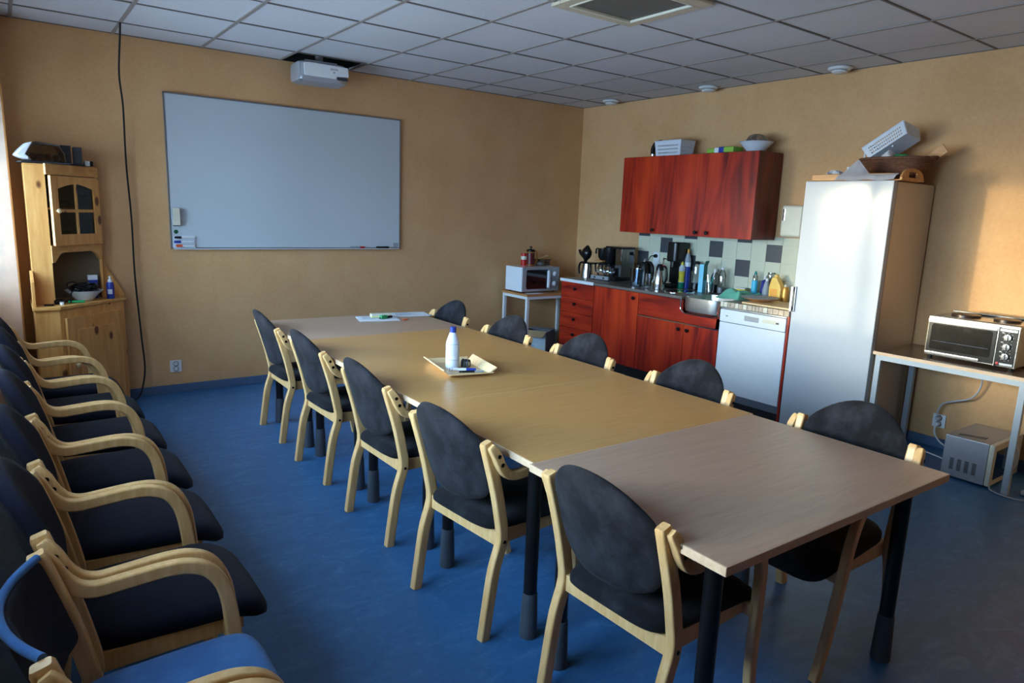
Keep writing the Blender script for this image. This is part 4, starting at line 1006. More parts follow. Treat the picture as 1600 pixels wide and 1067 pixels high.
# ------------------------------------------------------------------ things on the worktops
def bottle(name, lab, loc, prof, mat, parts=(), seg=24, rz=0, sy=1.0, cat='bottle', group=None):
    t = thing(name, lab, cat, loc, rz, group)
    MB().lathe(prof, seg=seg, sy=sy).build('bottle_body', mat, t)
    for pn, pp, pm in parts: MB().lathe(pp, seg=seg, sy=sy).build(pn, pm, t)
    return t
def make_counter_things():
    z0, z1, z2 = 0.8955, 0.8935, 0.8995
    # steel pot with black filter
    t = thing('coffee_pot', 'steel coffee pot with black handle on the white-edged worktop', 'pot', (4.80, -0.60, z0), RW)
    MB().lathe([(0, 0), (0.058, 0), (0.060, 0.004), (0.052, 0.12), (0.050, 0.155), (0.047, 0.155), (0.047, 0.01), (0, 0.008)], seg=32).build('pot_body', 'steel', t)
    MB().box((-0.035, -0.058, 0.150), (0.095, 0.058, 0.168), 0.008).build('lid', 'black_plastic', t)
    MB().sweep(catmull([(-0.045, 0, 0.16), (-0.09, 0, 0.16), (-0.125, 0, 0.13), (-0.13, 0, 0.07), (-0.118, 0, 0.035)], 5), rrect(0.022, 0.014, 0.004), (0, 1, 0)).build('handle', 'black_plastic', t)
    t = thing('filter_funnel', 'black filter funnel balanced on the steel coffee pot', 'funnel', (4.80, -0.565, z0+0.166), RW)
    Mf = Matrix.Rotation(radians(8), 4, 'Y')
    m = MB(); m.lathe([(0.0, 0.0), (0.02, 0.0), (0.022, 0.02), (0.05, 0.05), (0.062, 0.085), (0.058, 0.12), (0.03, 0.155), (0.012, 0.175), (0, 0.177)], seg=24, M=Mf, sy=0.8)
    m.build('funnel_body', 'black_plastic', t)
    MB().sweep([(-0.04, 0, 0.055), (-0.08, 0, 0.085), (-0.10, 0, 0.12)], rrect(0.03, 0.02, 0.005), (0, 1, 0)).build('handle', 'black_plastic', t)
    # double coffee machine
    t = thing('coffee_machine', 'double coffee machine with steel switch base and two glass jugs', 'coffee machine', (4.76, -0.735, z0), RW)
    MB().box((-0.03, -0.005, 0.008), (0.225, 0.02, 0.046), 0.004).build('switch_panel', 'silver_paint', t)
    m = MB(); m.box((0.02, -0.0065, 0.020), (0.045, -0.004, 0.034), 0.001); m.box((0.15, -0.0065, 0.020), (0.175, -0.004, 0.034), 0.001); m.build('switch', 'black_plastic', t)
    m = MB(); m.box((-0.03, 0.02, 0.008), (0.30, 0.25, 0.046), 0.006); m.box((0.03, 0.19, 0.04), (0.24, 0.25, 0.345), 0.01); m.box((-0.02, 0.01, 0.0), (0.0, 0.03, 0.01)); m.box((0.2, 0.01, 0), (0.22, 0.03, 0.01)); m.build('machine_body', 'black_plastic', t)
    m = MB(); m.box((0.24, 0.07, 0.046), (0.335, 0.25, 0.335), 0.006); m.build('water_tank', 'clear_plastic', t)
    m = MB(); m.box((0.243, 0.075, 0.05), (0.332, 0.245, 0.20), 0.004); m.build('tank_base', 'black_plastic', t)
    m = MB(); m.box((0.10, 0.06, 0.328), (0.34, 0.25, 0.350), 0.006); m.build('machine_lid', 'black_plastic', t)
    m = MB(); m.lathe([(0, 0.155), (0.03, 0.155), (0.05, 0.19), (0.068, 0.27), (0.072, 0.335), (0, 0.34)], (0.135, 0.10, 0)); m.build('filter_basket', 'black_plastic', t)
    m = MB(); m.lathe([(0, 0.20), (0.035, 0.20), (0.055, 0.23), (0.062, 0.32), (0, 0.326)], (0.025, 0.11, 0)); m.sweep(catmull([(-0.03, 0.10, 0.315), (-0.062, 0.09, 0.31), (-0.066, 0.09, 0.26)], 5), rrect(0.016, 0.012, 0.003), (0, 1, 0)); m.build('second_filter_basket', 'black_plastic', t)
    m = MB(); m.box((-0.03, 0.03, 0.185), (0.09, 0.20, 0.20), 0.004); m.box((-0.03, 0.19, 0.046), (0.03, 0.235, 0.20)); m.build('upper_hotplate', 'tray_wood', t)
    def jug(x, y, z, k, lab):
        j = MB(); j.lathe([(0, 0.001), (0.050*k, 0.001), (0.062*k, 0.03*k), (0.060*k, 0.07*k), (0.045*k, 0.105*k), (0.045*k, 0.115*k)], (x, y, z), 28)
        jo = j.build('glass_jug', 'clear_glass', t)
        l = MB(); l.lathe([(0.048*k, 0.108*k), (0.050*k, 0.130*k), (0.03*k, 0.138*k), (0, 0.138*k)], (x, y, z), 28)
        l.sweep(catmull([(x-0.045*k, y-0.01, z+0.125*k), (x-0.085*k, y-0.02, z+0.12*k), (x-0.088*k, y-0.02, z+0.06*k), (x-0.08*k, y-0.02, z+0.03*k)], 5), rrect(0.018, 0.012, 0.003), (0, 1, 0))
        l.build('jug_handle', 'black_plastic', jo)
    jug(0.145, 0.085, 0.046, 0.92, ''); jug(0.03, 0.10, 0.046, 0.95, '')
    # glass pitcher, black kettle, tumbler, thermos
    t = thing('water_pitcher', 'blue-grey clear plastic beaker standing before the black kettle', 'pitcher', (4.72, -1.37, z1))
    MB().lathe([(0, 0.004), (0.040, 0.0), (0.042, 0.004), (0.054, 0.17), (0.051, 0.17), (0.038, 0.012), (0, 0.010)], seg=28).build('beaker_body', 'blue_glass', t)
    t = thing('kettle', 'black electric kettle on the steel worktop behind the beaker', 'kettle', (4.86, -1.36, z1), RW)
    MB().lathe([(0, 0), (0.072, 0), (0.075, 0.01), (0.07, 0.12), (0.058, 0.2), (0.04, 0.235), (0, 0.245)], seg=28).build('kettle_body', 'black_plastic', t)
    MB().sweep(catmull([(0.02, 0, 0.235), (0.07, 0, 0.225), (0.10, 0, 0.17), (0.095, 0, 0.08), (0.07, 0, 0.04)], 5), rrect(0.026, 0.018, 0.004), (0, 1, 0)).build('handle', 'black_plastic', t)
    MB().lathe([(0, 0.245), (0.01, 0.245), (0.012, 0.256), (0, 0.26)], (-0.01, 0, 0)).build('lid_button', 'chrome', t)
    t = thing('tumbler', 'cut glass tumbler between the beaker and the steel thermos', 'glass', (4.70, -1.555, z1))
    m = MB(); m.lathe([(0, 0.012), (0.030, 0.0), (0.032, 0.003), (0.036, 0.135), (0.0335, 0.135), (0.029, 0.018), (0, 0.016)], seg=12); m.build('tumbler_body', 'clear_glass', t)
    t = thing('thermos', 'brushed steel thermos jug with black top beside the sink', 'thermos', (4.735, -1.66, z1), RW)
    MB().lathe([(0, 0), (0.052, 0), (0.055, 0.004), (0.056, 0.05), (0.0555, 0.053), (0.056, 0.056), (0.052, 0.11), (0.038, 0.165), (0.034, 0.178), (0, 0.178)], seg=32).build('thermos_body', 'steel', t)
    MB().lathe([(0, 0.178), (0.035, 0.178), (0.034, 0.2), (0.027, 0.225), (0.02, 0.235), (0, 0.237)], seg=28).build('stopper', 'black_plastic', t)
    MB().sweep(catmull([(0.02, 0, 0.215), (0.06, 0, 0.215), (0.082, 0, 0.18), (0.085, 0, 0.10), (0.055, 0, 0.06)], 5), rrect(0.022, 0.014, 0.004), (0, 1, 0)).build('handle', 'black_plastic', t)
    MB().box((0.03, -0.008, 0.218), (0.055, 0.008, 0.228), 0.003).build('pour_button', 'red_plastic', t)
    # soda maker
    t = thing('soda_maker', 'tall black soda maker standing against the tiles', 'soda maker', (5.02, -1.595, z1), RW)
    m = MB(); m.prism([(-0.075, 0.09), (-0.07, -0.05), (-0.04, -0.075), (0.04, -0.075), (0.07, -0.05), (0.075, 0.09)], 2, 0.25, 0.435, 0.012); m.box((-0.07, 0.0, 0.0), (0.07, 0.09, 0.3), 0.012); m.box((-0.07, -0.10, 0), (0.07, 0.09, 0.05), 0.015)
    m.build('machine_body', 'black_plastic', t)
    m = MB(); m.lathe([(0, 0.2), (0.012, 0.2), (0.018, 0.25), (0, 0.25)], (0, -0.05, 0)); m.tube(catmull([(-0.05, -0.075, 0.27), (-0.06, -0.10, 0.275), (-0.045, -0.115, 0.25), (-0.05, -0.12, 0.21)], 4), 0.006); m.build('nozzle', 'chrome', t)
    m = MB(); m.box((-0.035, -0.108, 0.045), (0.045, -0.09, 0.06), 0.005); m.lathe([(0, 0.01), (0.012, 0.012), (0.012, 0.035), (0, 0.036)], (-0.03, -0.11, 0)); m.build('drip_tray', 'chrome', t)
    bottle('gas_cylinder', 'blue and grey gas cylinder with brass top beside the soda maker', (5.09, -1.685, z1), [(0, 0), (0.028, 0), (0.030, 0.004), (0.030, 0.235), (0, 0.235)], 'blue_plastic',
           [('shoulder', [(0, 0.235), (0.030, 0.235), (0.029, 0.28), (0.014, 0.335), (0, 0.336)], 'grey_plastic'), ('label_band', [(0.0303, 0.21), (0.0305, 0.235), (0.0303, 0.25)], 'paper'), ('valve', [(0, 0.335), (0.011, 0.335), (0.012, 0.355), (0.008, 0.375), (0, 0.376)], 'gold')])
    bottle('dish_soap', 'yellow-labelled washing-up bottle in front of the gas cylinder', (5.03, -1.675, z1), [(0, 0), (0.030, 0), (0.033, 0.005), (0.034, 0.06), (0.0, 0.06)], 'liquid_green',
           [('upper_body', [(0, 0.06), (0.034, 0.06), (0.028, 0.10), (0.033, 0.17), (0.033, 0.20), (0.015, 0.225), (0, 0.225)], 'milk_plastic'), ('label_band', [(0.0345, 0.065), (0.0285, 0.10), (0.0335, 0.165)], 'lemon'), ('cap', [(0, 0.224), (0.015, 0.224), (0.013, 0.24), (0.006, 0.25), (0.005, 0.26), (0, 0.26)], 'lemon')], sy=0.8)
    bottle('glass_carafe', 'tall glass carafe with black base and black lid', (5.09, -1.80, z1), [(0.040, 0.06), (0.041, 0.075), (0.041, 0.215), (0.030, 0.235), (0.026, 0.245)], 'clear_glass',
           [('base', [(0, 0), (0.043, 0), (0.045, 0.006), (0.043, 0.065), (0, 0.066)], 'black_plastic'), ('lid', [(0, 0.243), (0.027, 0.243), (0.029, 0.262), (0.015, 0.27), (0, 0.27)], 'black_plastic')])
    t = thing('carton', 'tall light blue carton with open flap behind the sink bowl', 'carton', (4.985, -1.955, z1), RW+radians(12))
    MB().box((-0.022, -0.035, 0), (0.022, 0.035, 0.255), 0.002).build('carton_body', 'cyan_card', t)
    MB().prism([(0.022, 0.25), (0.026, 0.25), (0.040, 0.285), (0.034, 0.288)], 1, -0.034, 0.034).box((0.0222, -0.034, 0.11), (0.0235, 0.034, 0.25)).build('flap', 'teal_card', t)
    bottle('soda_bottle', 'clear soda bottle with black base and white cap beside the blue carton', (5.11, -2.00, z1), [(0.040, 0.065), (0.041, 0.13), (0.036, 0.155), (0.018, 0.185), (0.014, 0.19)], 'clear_plastic',
           [('base', [(0, 0), (0.040, 0), (0.042, 0.006), (0.041, 0.07), (0, 0.07)], 'black_plastic'), ('cap', [(0, 0.188), (0.016, 0.188), (0.016, 0.212), (0, 0.214)], 'white_plastic')])
    bottle('soda_bottle', 'clear empty bottle with white cap, next to the turquoise cloth', (5.06, -2.115, z1), [(0, 0.004), (0.030, 0.0), (0.038, 0.01), (0.040, 0.06), (0.034, 0.12), (0.036, 0.16), (0.022, 0.205), (0.014, 0.22)], 'clear_plastic',
           [('cap', [(0, 0.218), (0.016, 0.218), (0.016, 0.238), (0, 0.24)], 'white_plastic'), ('liquid', [(0, 0.006), (0.034, 0.008), (0.0385, 0.06), (0, 0.062)], 'grey_plastic')])
    t = thing('brush_set', 'glass holding dish brushes between the two clear bottles', 'brushes', (5.00, -2.035, z1))
    MB().lathe([(0, 0.005), (0.028, 0.0), (0.030, 0.004), (0.034, 0.10), (0.032, 0.10), (0.027, 0.01), (0, 0.009)]).build('holder_glass', 'clear_glass', t)
    m = MB(); m.tube([(0, 0.0, 0.012), (0.012, -0.03, 0.20)], 0.006); m.ball((0.013, -0.033, 0.205), (0.012, 0.012, 0.02)); m.build('white_brush', 'white_plastic', t)
    m = MB(); m.tube([(0.005, 0.0, 0.012), (-0.012, -0.03, 0.15)], 0.006); m.build('teal_brush', 'teal_plastic', t)
    m = MB(); m.tube([(0, 0.008, 0.012), (0.0, 0.035, 0.16)], 0.006); m.build('steel_spoon', 'chrome', t)
    # cloth
    def cl(u, v):
        x = 4.70+0.40*u+0.03*sin(v*5); y = -2.545+0.27*v*(0.75+0.25*sin(3*u))
        h = 0.028+0.030*sin(9*u+3*v)*sin(7*v+2*u)+0.010*sin(17*u-5*v)+0.024*sin(pi*u)*sin(pi*v)
        e = min(u, 1-u, v, 1-v); return (x, y, z2+0.002+max(0.0, h)*min(1, e*6+0.12))
    m = MB(); m.grid(cl, 34, 30, thick=-0.003)
    tag(m.build('dishcloth', 'turquoise_cloth', sharp=80), 'crumpled turquoise dishcloth between the sink and the plate', 'cloth')
    t = thing('sponge', 'small sponge with a yellow side on the turquoise cloth', 'sponge', (5.05, -2.33, z2+0.045), RW+0.3)
    MB().box((-0.045, -0.03, 0), (0.045, 0.03, 0.018), 0.005).build('sponge_body', 'lemon', t); MB().box((-0.045, -0.03, 0.018), (0.045, 0.03, 0.03), 0.004).build('scourer', 'white_cloth', t)
    # board, plate
    t = tag(MB().box((4.60, -3.12, z2), (4.97, -2.665, z2+0.014), 0.005).build('cutting_board', 'pale_wood'), 'pale wooden cutting board on the tiled worktop', 'board')
    t = thing('plate', 'shallow grey wooden dish resting partly on the cutting board', 'plate', (4.79, -2.70, z2+0.0145), 0)
    MB().lathe([(0, 0.002), (0.07, 0.0), (0.09, 0.006), (0.14, 0.024), (0.146, 0.028), (0.138, 0.027), (0.09, 0.012), (0, 0.008)], seg=40, sy=1.0).build('dish', 'tray_wood', t)
    m = MB(); m.lathe([(0, 0.027), (0.146, 0.0275), (0.150, 0.031), (0.13, 0.034), (0, 0.034)], seg=40); m.build('cover', 'grey_plastic', t)
    # bottles by the fridge
    bottle('cleaner_bottle', 'light blue cleaner bottle with teal flip top, first in the row by the fridge', (5.09, -2.435, z2), [(0, 0), (0.026, 0), (0.027, 0.004), (0.027, 0.13), (0.024, 0.15), (0, 0.15)], 'sky_plastic',
           [('neck', [(0, 0.15), (0.022, 0.15), (0.020, 0.185), (0.010, 0.2), (0, 0.2)], 'clear_plastic'), ('cap', [(0, 0.198), (0.012, 0.198), (0.012, 0.212), (0.006, 0.228), (0, 0.23)], 'teal_plastic')])
    t = bottle('cleaner_bottle', 'dark blue leaning squeeze bottle with white cap by the fridge', (5.10, -2.505, z2+0.004), [(0, 0), (0.024, 0), (0.026, 0.004), (0.030, 0.15), (0, 0.165)], 'navy_plastic', [('cap', [(0, 0.163), (0.016, 0.163), (0.015, 0.19), (0, 0.192)], 'white_plastic')], sy=0.7)
    t.rotation_euler = (radians(7), 0, 0)
    bottle('spray_bottle', 'clear squeeze bottle with white cap between the blue and yellow bottles', (5.07, -2.565, z2), [(0, 0), (0.032, 0), (0.034, 0.004), (0.032, 0.08), (0.022, 0.13), (0.014, 0.155), (0, 0.156)], 'grey_plastic', [('cap', [(0, 0.155), (0.013, 0.155), (0.012, 0.178), (0, 0.18)], 'white_plastic')])
    bottle('glass_jar', 'empty clear jar standing behind the dark blue bottle', (5.125, -2.565, z2), [(0, 0.003), (0.035, 0.0), (0.037, 0.004), (0.037, 0.2), (0.030, 0.215), (0.03, 0.225)], 'clear_plastic', (), cat='jar')
    t = thing('detergent_jug', 'yellow detergent jug with moulded handle beside the fridge', 'bottle', (5.06, -2.67, z2), RW)
    MB().prism([(-0.055, 0.0), (0.055, 0.0), (0.058, 0.10), (0.045, 0.135), (0.02, 0.175), (0.005, 0.20), (-0.03, 0.20), (-0.045, 0.17), (-0.058, 0.11)], 1, -0.032, 0.032, 0.010).build('jug_body', 'yellow_plastic', t)
    MB().lathe([(0, 0.195), (0.018, 0.195), (0.018, 0.218), (0.008, 0.222), (0, 0.222)], (-0.012, 0, 0)).build('cap', 'yellow_plastic', t)
    MB().box((-0.04, -0.0335, 0.02), (0.025, -0.031, 0.10), 0.001).build('jug_label', 'orange_plastic' if False else 'gold', t)
    bottle('detergent_bottle', 'smaller amber bottle between the yellow jug and the fridge', (5.03, -2.77, z2), [(0, 0), (0.028, 0), (0.03, 0.004), (0.03, 0.10), (0.02, 0.13), (0, 0.131)], 'gold', [('cap', [(0, 0.13), (0.014, 0.13), (0.014, 0.15), (0, 0.152)], 'cream_plastic')])
    t = thing('mug', 'small white mug tucked against the fridge side', 'mug', (5.02, -2.90, z2), RW)
    MB().lathe([(0, 0.004), (0.034, 0), (0.038, 0.005), (0.040, 0.09), (0.037, 0.09), (0.034, 0.01), (0, 0.009)]).build('mug_body', 'white_enamel', t)
    MB().sweep(catmull([(0.038, 0, 0.075), (0.062, 0, 0.07), (0.062, 0, 0.03), (0.038, 0, 0.02)], 5), rrect(0.012, 0.008, 0.002), (0, 1, 0)).build('handle', 'white_enamel', t)
    # plug in the tile socket
    t = thing('tile_socket', 'white socket in the backsplash with a black plug and cord', 'socket', (XR-0.009, -1.235, 1.135), RW)
    MB().box((-0.04, -0.010, -0.07), (0.04, 0, 0.07), 0.004).build('plate', 'white_plastic', t)
    m = MB(); m.lathe([(0, 0), (0.019, 0), (0.019, 0.02), (0.011, 0.035), (0, 0.036)], M=Matrix.Translation((0, -0.010, 0.035)) @ Matrix.Rotation(pi/2, 4, 'X'), seg=18)
    m.tube(catmull([(0.0, -0.035, 0.035), (-0.04, -0.045, 0.03), (-0.075, -0.04, -0.02), (-0.08, -0.035, -0.10), (-0.075, -0.05, -0.2), (-0.07, -0.1, -0.234)], 5), 0.005, 6)
    m.build('plug_and_cord', 'black_plastic', t)
make_counter_things()

def make_cabinet_top_things():
    z = 2.116
    def crate(name, lab, loc, rz, L, W, H, rows, M=Matrix.Identity(4)):
        t = thing(name, lab, 'basket', loc, rz)
        m = MB(); fl = 0.015; th = 0.004
        # perforated walls: slats between holes
        def wall(p0, p1, o0, o1):
            # p bottom corners, o top corners
            P0, P1, O0, O1 = map(Vector, (p0, p1, o0, o1))
            n = (P1-P0).cross(O0-P0).normalized()*th
            def quad(u0, u1, v0, v1):
                def at(u, v): return (P0*(1-u)+P1*u)*(1-v)+(O0*(1-u)+O1*u)*v
                bm = bmesh.new(); A = [bm.verts.new(at(u, v)) for u, v in ((u0, v0), (u1, v0), (u1, v1), (u0, v1))]; B = [bm.verts.new(a.co+n) for a in A]
                bm.faces.new(A); bm.faces.new(B)
                for i in range(4): bm.faces.new((A[i], A[(i+1) % 4], B[(i+1) % 4], B[i]))
                bmesh.ops.recalc_face_normals(bm, faces=list(bm.faces)); m._merge(bm, 0, M)
            bands = [0.0]+[0.14+0.78*k/rows for k in range(rows)]
            lenw = (P1-P0).length; nh = max(4, int(lenw/0.017))
            for k in range(rows):
                v0 = 0.16+0.70*k/rows; v1 = v0+0.70/rows*0.5
                vb = 0.0 if k == 0 else 0.16+0.70*(k-1)/rows+0.70/rows*0.5
                quad(0, 1, vb, v0)
                quad(0, 0.09, v0, v1); quad(0.91, 1, v0, v1)
                for h in range(nh):
                    u = 0.09+0.82*h/nh; quad(u, u+0.82/nh*0.45, v0, v1)
            quad(0, 1, 0.16+0.70*(rows-1)/rows+0.70/rows*0.5, 1.0)
        a, b, A, B = L/2-fl, W/2-fl, L/2, W/2
        wall((-a, -b, 0), (a, -b, 0), (-A, -B, H), (A, -B, H)); wall((a, -b, 0), (a, b, 0), (A, -B, H), (A, B, H))
        wall((a, b, 0), (-a, b, 0), (A, B, H), (-A, B, H)); wall((-a, b, 0), (-a, -b, 0), (-A, B, H), (-A, -B, H))
        m.box((-a, -b, 0), (a, b, 0.004), M=M)
        m.build('basket_wall', 'milk_plastic', t)
        r = MB()
        r.sweep([(-A, -B, H), (A, -B, H), (A, B, H), (-A, B, H), (-A, -B, H)], rrect(0.012, 0.008, 0.002), None, M=M); r.build('rim', 'milk_plastic', t)
        return t
    crate('plastic_basket', 'white perforated plastic basket on top of the single-door wall cabinet', (4.965, -1.52, z), RW, 0.31, 0.20, 0.135, 3)
    t = thing('hand_blender', 'black hand blender with silver tip lying beside the white basket', 'blender', (4.93, -1.32, z), RW)
    m = MB(); m.tube(catmull([(-0.03, 0, 0.03), (-0.032, 0, 0.08), (-0.012, 0.01, 0.125), (0.03, 0.02, 0.142), (0.05, 0.03, 0.142)], 6), 0.024, 12, scale=lambda s: 1-0.35*s); m.build('grip', 'black_plastic', t)
    MB().lathe([(0, 0), (0.018, 0), (0.022, 0.01), (0.022, 0.045), (0, 0.05)], (-0.03, 0, 0)).build('metal_tip', 'steel', t)
    t = thing('snack_packet', 'green white and blue packet lying on the wall cabinet', 'packet', (4.92, -2.12, z), RW)
    m = MB()
    m.box((-0.14, -0.07, 0), (-0.055, 0.07, 0.042), 0.012, 0); m.box((-0.06, -0.07, 0), (-0.01, 0.07, 0.046), 0.010, 1); m.box((-0.015, -0.07, 0), (0.045, 0.07, 0.050), 0.010, 2); m.box((0.035, -0.07, 0), (0.14, 0.07, 0.050), 0.012, 0)
    m.build('packet_body', ['lime', 'paper', 'blue_plastic'], t)
    t = thing('mixing_bowl', 'white bowl with a crumpled clear bag on the double wall cabinet', 'bowl', (4.97, -2.395, z))
    MB().lathe([(0, 0.004), (0.06, 0), (0.07, 0.006), (0.115, 0.06), (0.135, 0.082), (0.14, 0.084), (0.13, 0.08), (0.108, 0.058), (0.06, 0.012), (0, 0.01)], seg=36).build('bowl_body', 'milk_plastic', t)
    m = MB()
    def bag(u, v):
        a = 2*pi*u; r = 0.105*sin(pi*min(v*0.98+0.01, 0.99)*0.5+0.0)*(1-0.0*v); r = 0.11*(1-v)**0.6
        return (4.97+r*cos(a)*(1+0.15*sin(5*a+v*6)), -2.395+r*sin(a)*(1+0.15*cos(4*a+v*4)), z+0.07+0.08*v+0.02*sin(7*a)*v*(1-v)*3)
    m.grid(bag, 36, 8)
    tag(m.build('plastic_bag', 'clear_plastic', sharp=15), 'crumpled clear bag sitting in the white bowl on the wall cabinet', 'bag')
    # fridge top
    zf = 1.851
    t = thing('wooden_tray', 'long wooden tray with pierced handle on top of the fridge', 'tray', (4.722, -3.49, zf), RW)
    m = MB(); m.box((-0.31, -0.14, 0), (0.29, 0.14, 0.008), 0.003)
    m.box((-0.325, -0.155, 0.001), (0.24, -0.140, 0.047), 0.006); m.box((-0.325, 0.14, 0.001), (0.24, 0.155, 0.047), 0.006); m.box((-0.325, -0.145, 0.001), (-0.310, 0.145, 0.047), 0.006)
    m.build('tray_body', 'tray_wood', t)
    m = MB()
    arc = [(-0.155+0.31*k/16, 0.030+0.042*sin(pi*k/16)) for k in range(17)]
    for (y0, y1) in ((0, 16),):
        pass
    # handle end with an oval opening: built from an outer arc and two cheeks
    m.prism([(-0.155, 0.002), (0.155, 0.002), (0.155, 0.022), (-0.155, 0.022)], 0, 0.285, 0.302, 0.003)
    m.sweep(catmull([(0.293, -0.145, 0.02), (0.293, -0.115, 0.050), (0.293, -0.06, 0.066), (0.293, 0, 0.070), (0.293, 0.06, 0.066), (0.293, 0.115, 0.050), (0.293, 0.145, 0.02)], 4), rrect(0.016, 0.024, 0.005), (1, 0, 0))
    m.prism([(-0.15, 0.02), (-0.06, 0.02), (-0.06, 0.06), (-0.11, 0.05)], 0, 0.286, 0.300, 0.002); m.prism([(0.06, 0.02), (0.15, 0.02), (0.11, 0.05), (0.06, 0.06)], 0, 0.286, 0.300, 0.002)
    m.build('pierced_handle', 'tray_wood', t)
    zf2 = zf+0.009
    t = thing('paper_cup', 'paper cup with dark emblem standing in the wooden tray', 'cup', (4.78, -3.34, zf2), RW)
    MB().lathe([(0, 0.004), (0.026, 0.004), (0.027, 0), (0.036, 0.095), (0.037, 0.098), (0.034, 0.098), (0.026, 0.01), (0, 0.01)]).build('cup_body', 'paper', t)
    m = MB(); m.grid(lambda u, v: ((0.0318+0.004*v)*cos(radians(-95+u*45)), (0.0318+0.004*v)*sin(radians(-95+u*45)), 0.045+v*0.035), 6, 2); m.build('emblem', 'dark_grey', t)
    m = MB(); m.grid(lambda u, v: ((0.0345+0.0025*v)*cos(radians(-40+u*50)), (0.0345+0.0025*v)*sin(radians(-40+u*50)), 0.02+v*0.07), 6, 2); m.build('brown_stripe', 'brown', t)
    tag(MB().box((-0.055, -0.04, 0), (0.055, 0.04, 0.085), 0.003).build('white_carton', 'card_label', loc=(4.87, -3.455, zf2)), 'small pale carton in the tray between the cup and the wicker basket', 'box')
    m = MB()
    def crum(u, v):
        a = 2*pi*u; r = 0.055*sin(pi*v)*(1+0.25*sin(5*a)+0.2*cos(3*a+4*v)); return (4.76+r*cos(a)*0.8, -3.215+r*sin(a)*1.25, zf2+0.006+0.075*(0.5-0.5*cos(pi*v))*(0.8+0.2*sin(4*a+6*v)))
    m.grid(crum, 26, 10); tag(m.build('crumpled_tissue', 'white_cloth', sharp=20), 'crumpled white tissue at the far end of the wooden tray', 'tissue')
    # napkin draped over the tray front
    m = MB()
    def nap(u, v):
        if v < 0.62:
            w = v/0.62
            x = 4.552-0.004*w; y = -3.365-0.40*u+0.02*(1-w); zz = zf+0.002+0.030*w+0.004*sin(14*u)
            x += 0.05*(1-w)*0
        else:
            w = (v-0.62)/0.38; peak = max(0, 1-abs(u-0.28)/0.24)
            x = 4.553+0.02*w+0.02*peak*w; y = -3.365-0.40*u; zz = zf+0.032+w*(0.013+0.10*peak)
        return (x, y, zz)
    m.grid(nap, 30, 12, thick=-0.002)
    tag(m.build('napkin', 'white_cloth', sharp=70), 'white napkin folded to a peak over the front of the wooden tray', 'napkin')
    # wicker basket
    bz = zf2+0.003
    t = thing('wicker_basket', 'brown wicker basket on the fridge filled with kitchen bits', 'basket', (4.905, -3.585, bz), RW)
    m = MB(); n = 48
    def ringp(a, b, z): return [(a*math.copysign(abs(cos(2*pi*k/n))**0.7, cos(2*pi*k/n)), b*math.copysign(abs(sin(2*pi*k/n))**0.7, sin(2*pi*k/n)), z) for k in range(n)]
    m.disc_grid([[(0, 0, 0)], ringp(0.155, 0.10, 0), ringp(0.165, 0.108, 0.01), ringp(0.20, 0.135, 0.08), ringp(0.228, 0.152, 0.145), ringp(0.222, 0.146, 0.145), ringp(0.192, 0.128, 0.08), ringp(0.158, 0.10, 0.012), [(0, 0, 0.01)]])
    for j in range(11):
        f = j/10; a, b = 0.166+0.06*f, 0.109+0.043*f; zz = 0.012+0.13*f
        m.tube([(p[0]*(1+0.012*(1 if (k+j) % 2 else -1)), p[1]*(1+0.012*(1 if (k+j) % 2 else -1)), p[2]) for k, p in enumerate(ringp(a, b, zz)+ringp(a, b, zz)[:1])], 0.0062, 6)
    m.build('woven_side', 'wicker', t)
    m = MB(); rp = ringp(0.232, 0.155, 0.148); m.tube(rp+rp[:1], 0.010, 8)
    for s in (1,): m.tube(catmull([(0.215*s, -0.05, 0.14), (0.25*s, -0.03, 0.155), (0.25*s, 0.03, 0.155), (0.215*s, 0.05, 0.14)], 5), 0.008, 8)
    m.build('rim_and_handle', 'wicker', t)
    Mt = Matrix.Rotation(radians(0), 4, 'Z')
    c = crate('plastic_basket', 'white perforated plastic basket tilted up in the wicker basket', (4.925, -3.375, bz+0.145), 0, 0.31, 0.19, 0.095, 3)
    c.rotation_mode = 'QUATERNION'
    Rm = Matrix.Rotation(RW, 4, 'Z') @ Matrix.Rotation(radians(-33), 4, 'Y') @ Matrix.Rotation(radians(-14), 4, 'X')
    c.rotation_quaternion = Rm.to_quaternion(); c.location = Vector((4.945, -3.535, bz+0.222))
    t = thing('chopping_board', 'brown wooden board leaning out of the wicker basket', 'board', (4.99, -3.62, bz+0.03), RW)
    Mb = Matrix.Rotation(radians(-38), 4, 'Y')
    MB().box((-0.08, -0.006, -0.025), (0.30, 0.006, 0.045), 0.004, M=Mb).build('board_blade', 'tray_wood', t)
    m = MB()
    def cg(u, v):
        a = 2*pi*u; r = 0.045*sin(pi*v)*(1+0.2*sin(3*a+5*v)); return (4.815+r*cos(a), -3.565+r*sin(a)*0.9, bz+0.10+0.11*v)
    m.grid(cg, 22, 10); tag(m.build('cloth_bundle', 'white_cloth', sharp=50), 'small white cloth bundle at the front of the wicker basket', 'cloth')
    m = MB(); m.ball((4.835, -3.655, bz+0.155), (0.03, 0.04, 0.022)); m.ball((4.835, -3.62, bz+0.160), (0.022, 0.025, 0.018)); tag(m.build('green_container', 'green_plastic'), 'shiny green plastic container in the wicker basket', 'container')
    m = MB(); m.tube(catmull([(4.90, -3.36, bz+0.10), (4.90, -3.355, bz+0.21), (4.90, -3.38, bz+0.245), (4.90, -3.47, bz+0.25), (4.90, -3.55, bz+0.24)], 5), 0.006, 8); m.tube(catmull([(5.00, -3.38, bz+0.10), (5.00, -3.375, bz+0.20), (5.00, -3.40, bz+0.24), (5.0, -3.50, bz+0.245)], 5), 0.006, 8)
    m.tube([(4.90, -3.38, bz+0.245), (5.00, -3.40, bz+0.24)], 0.005)
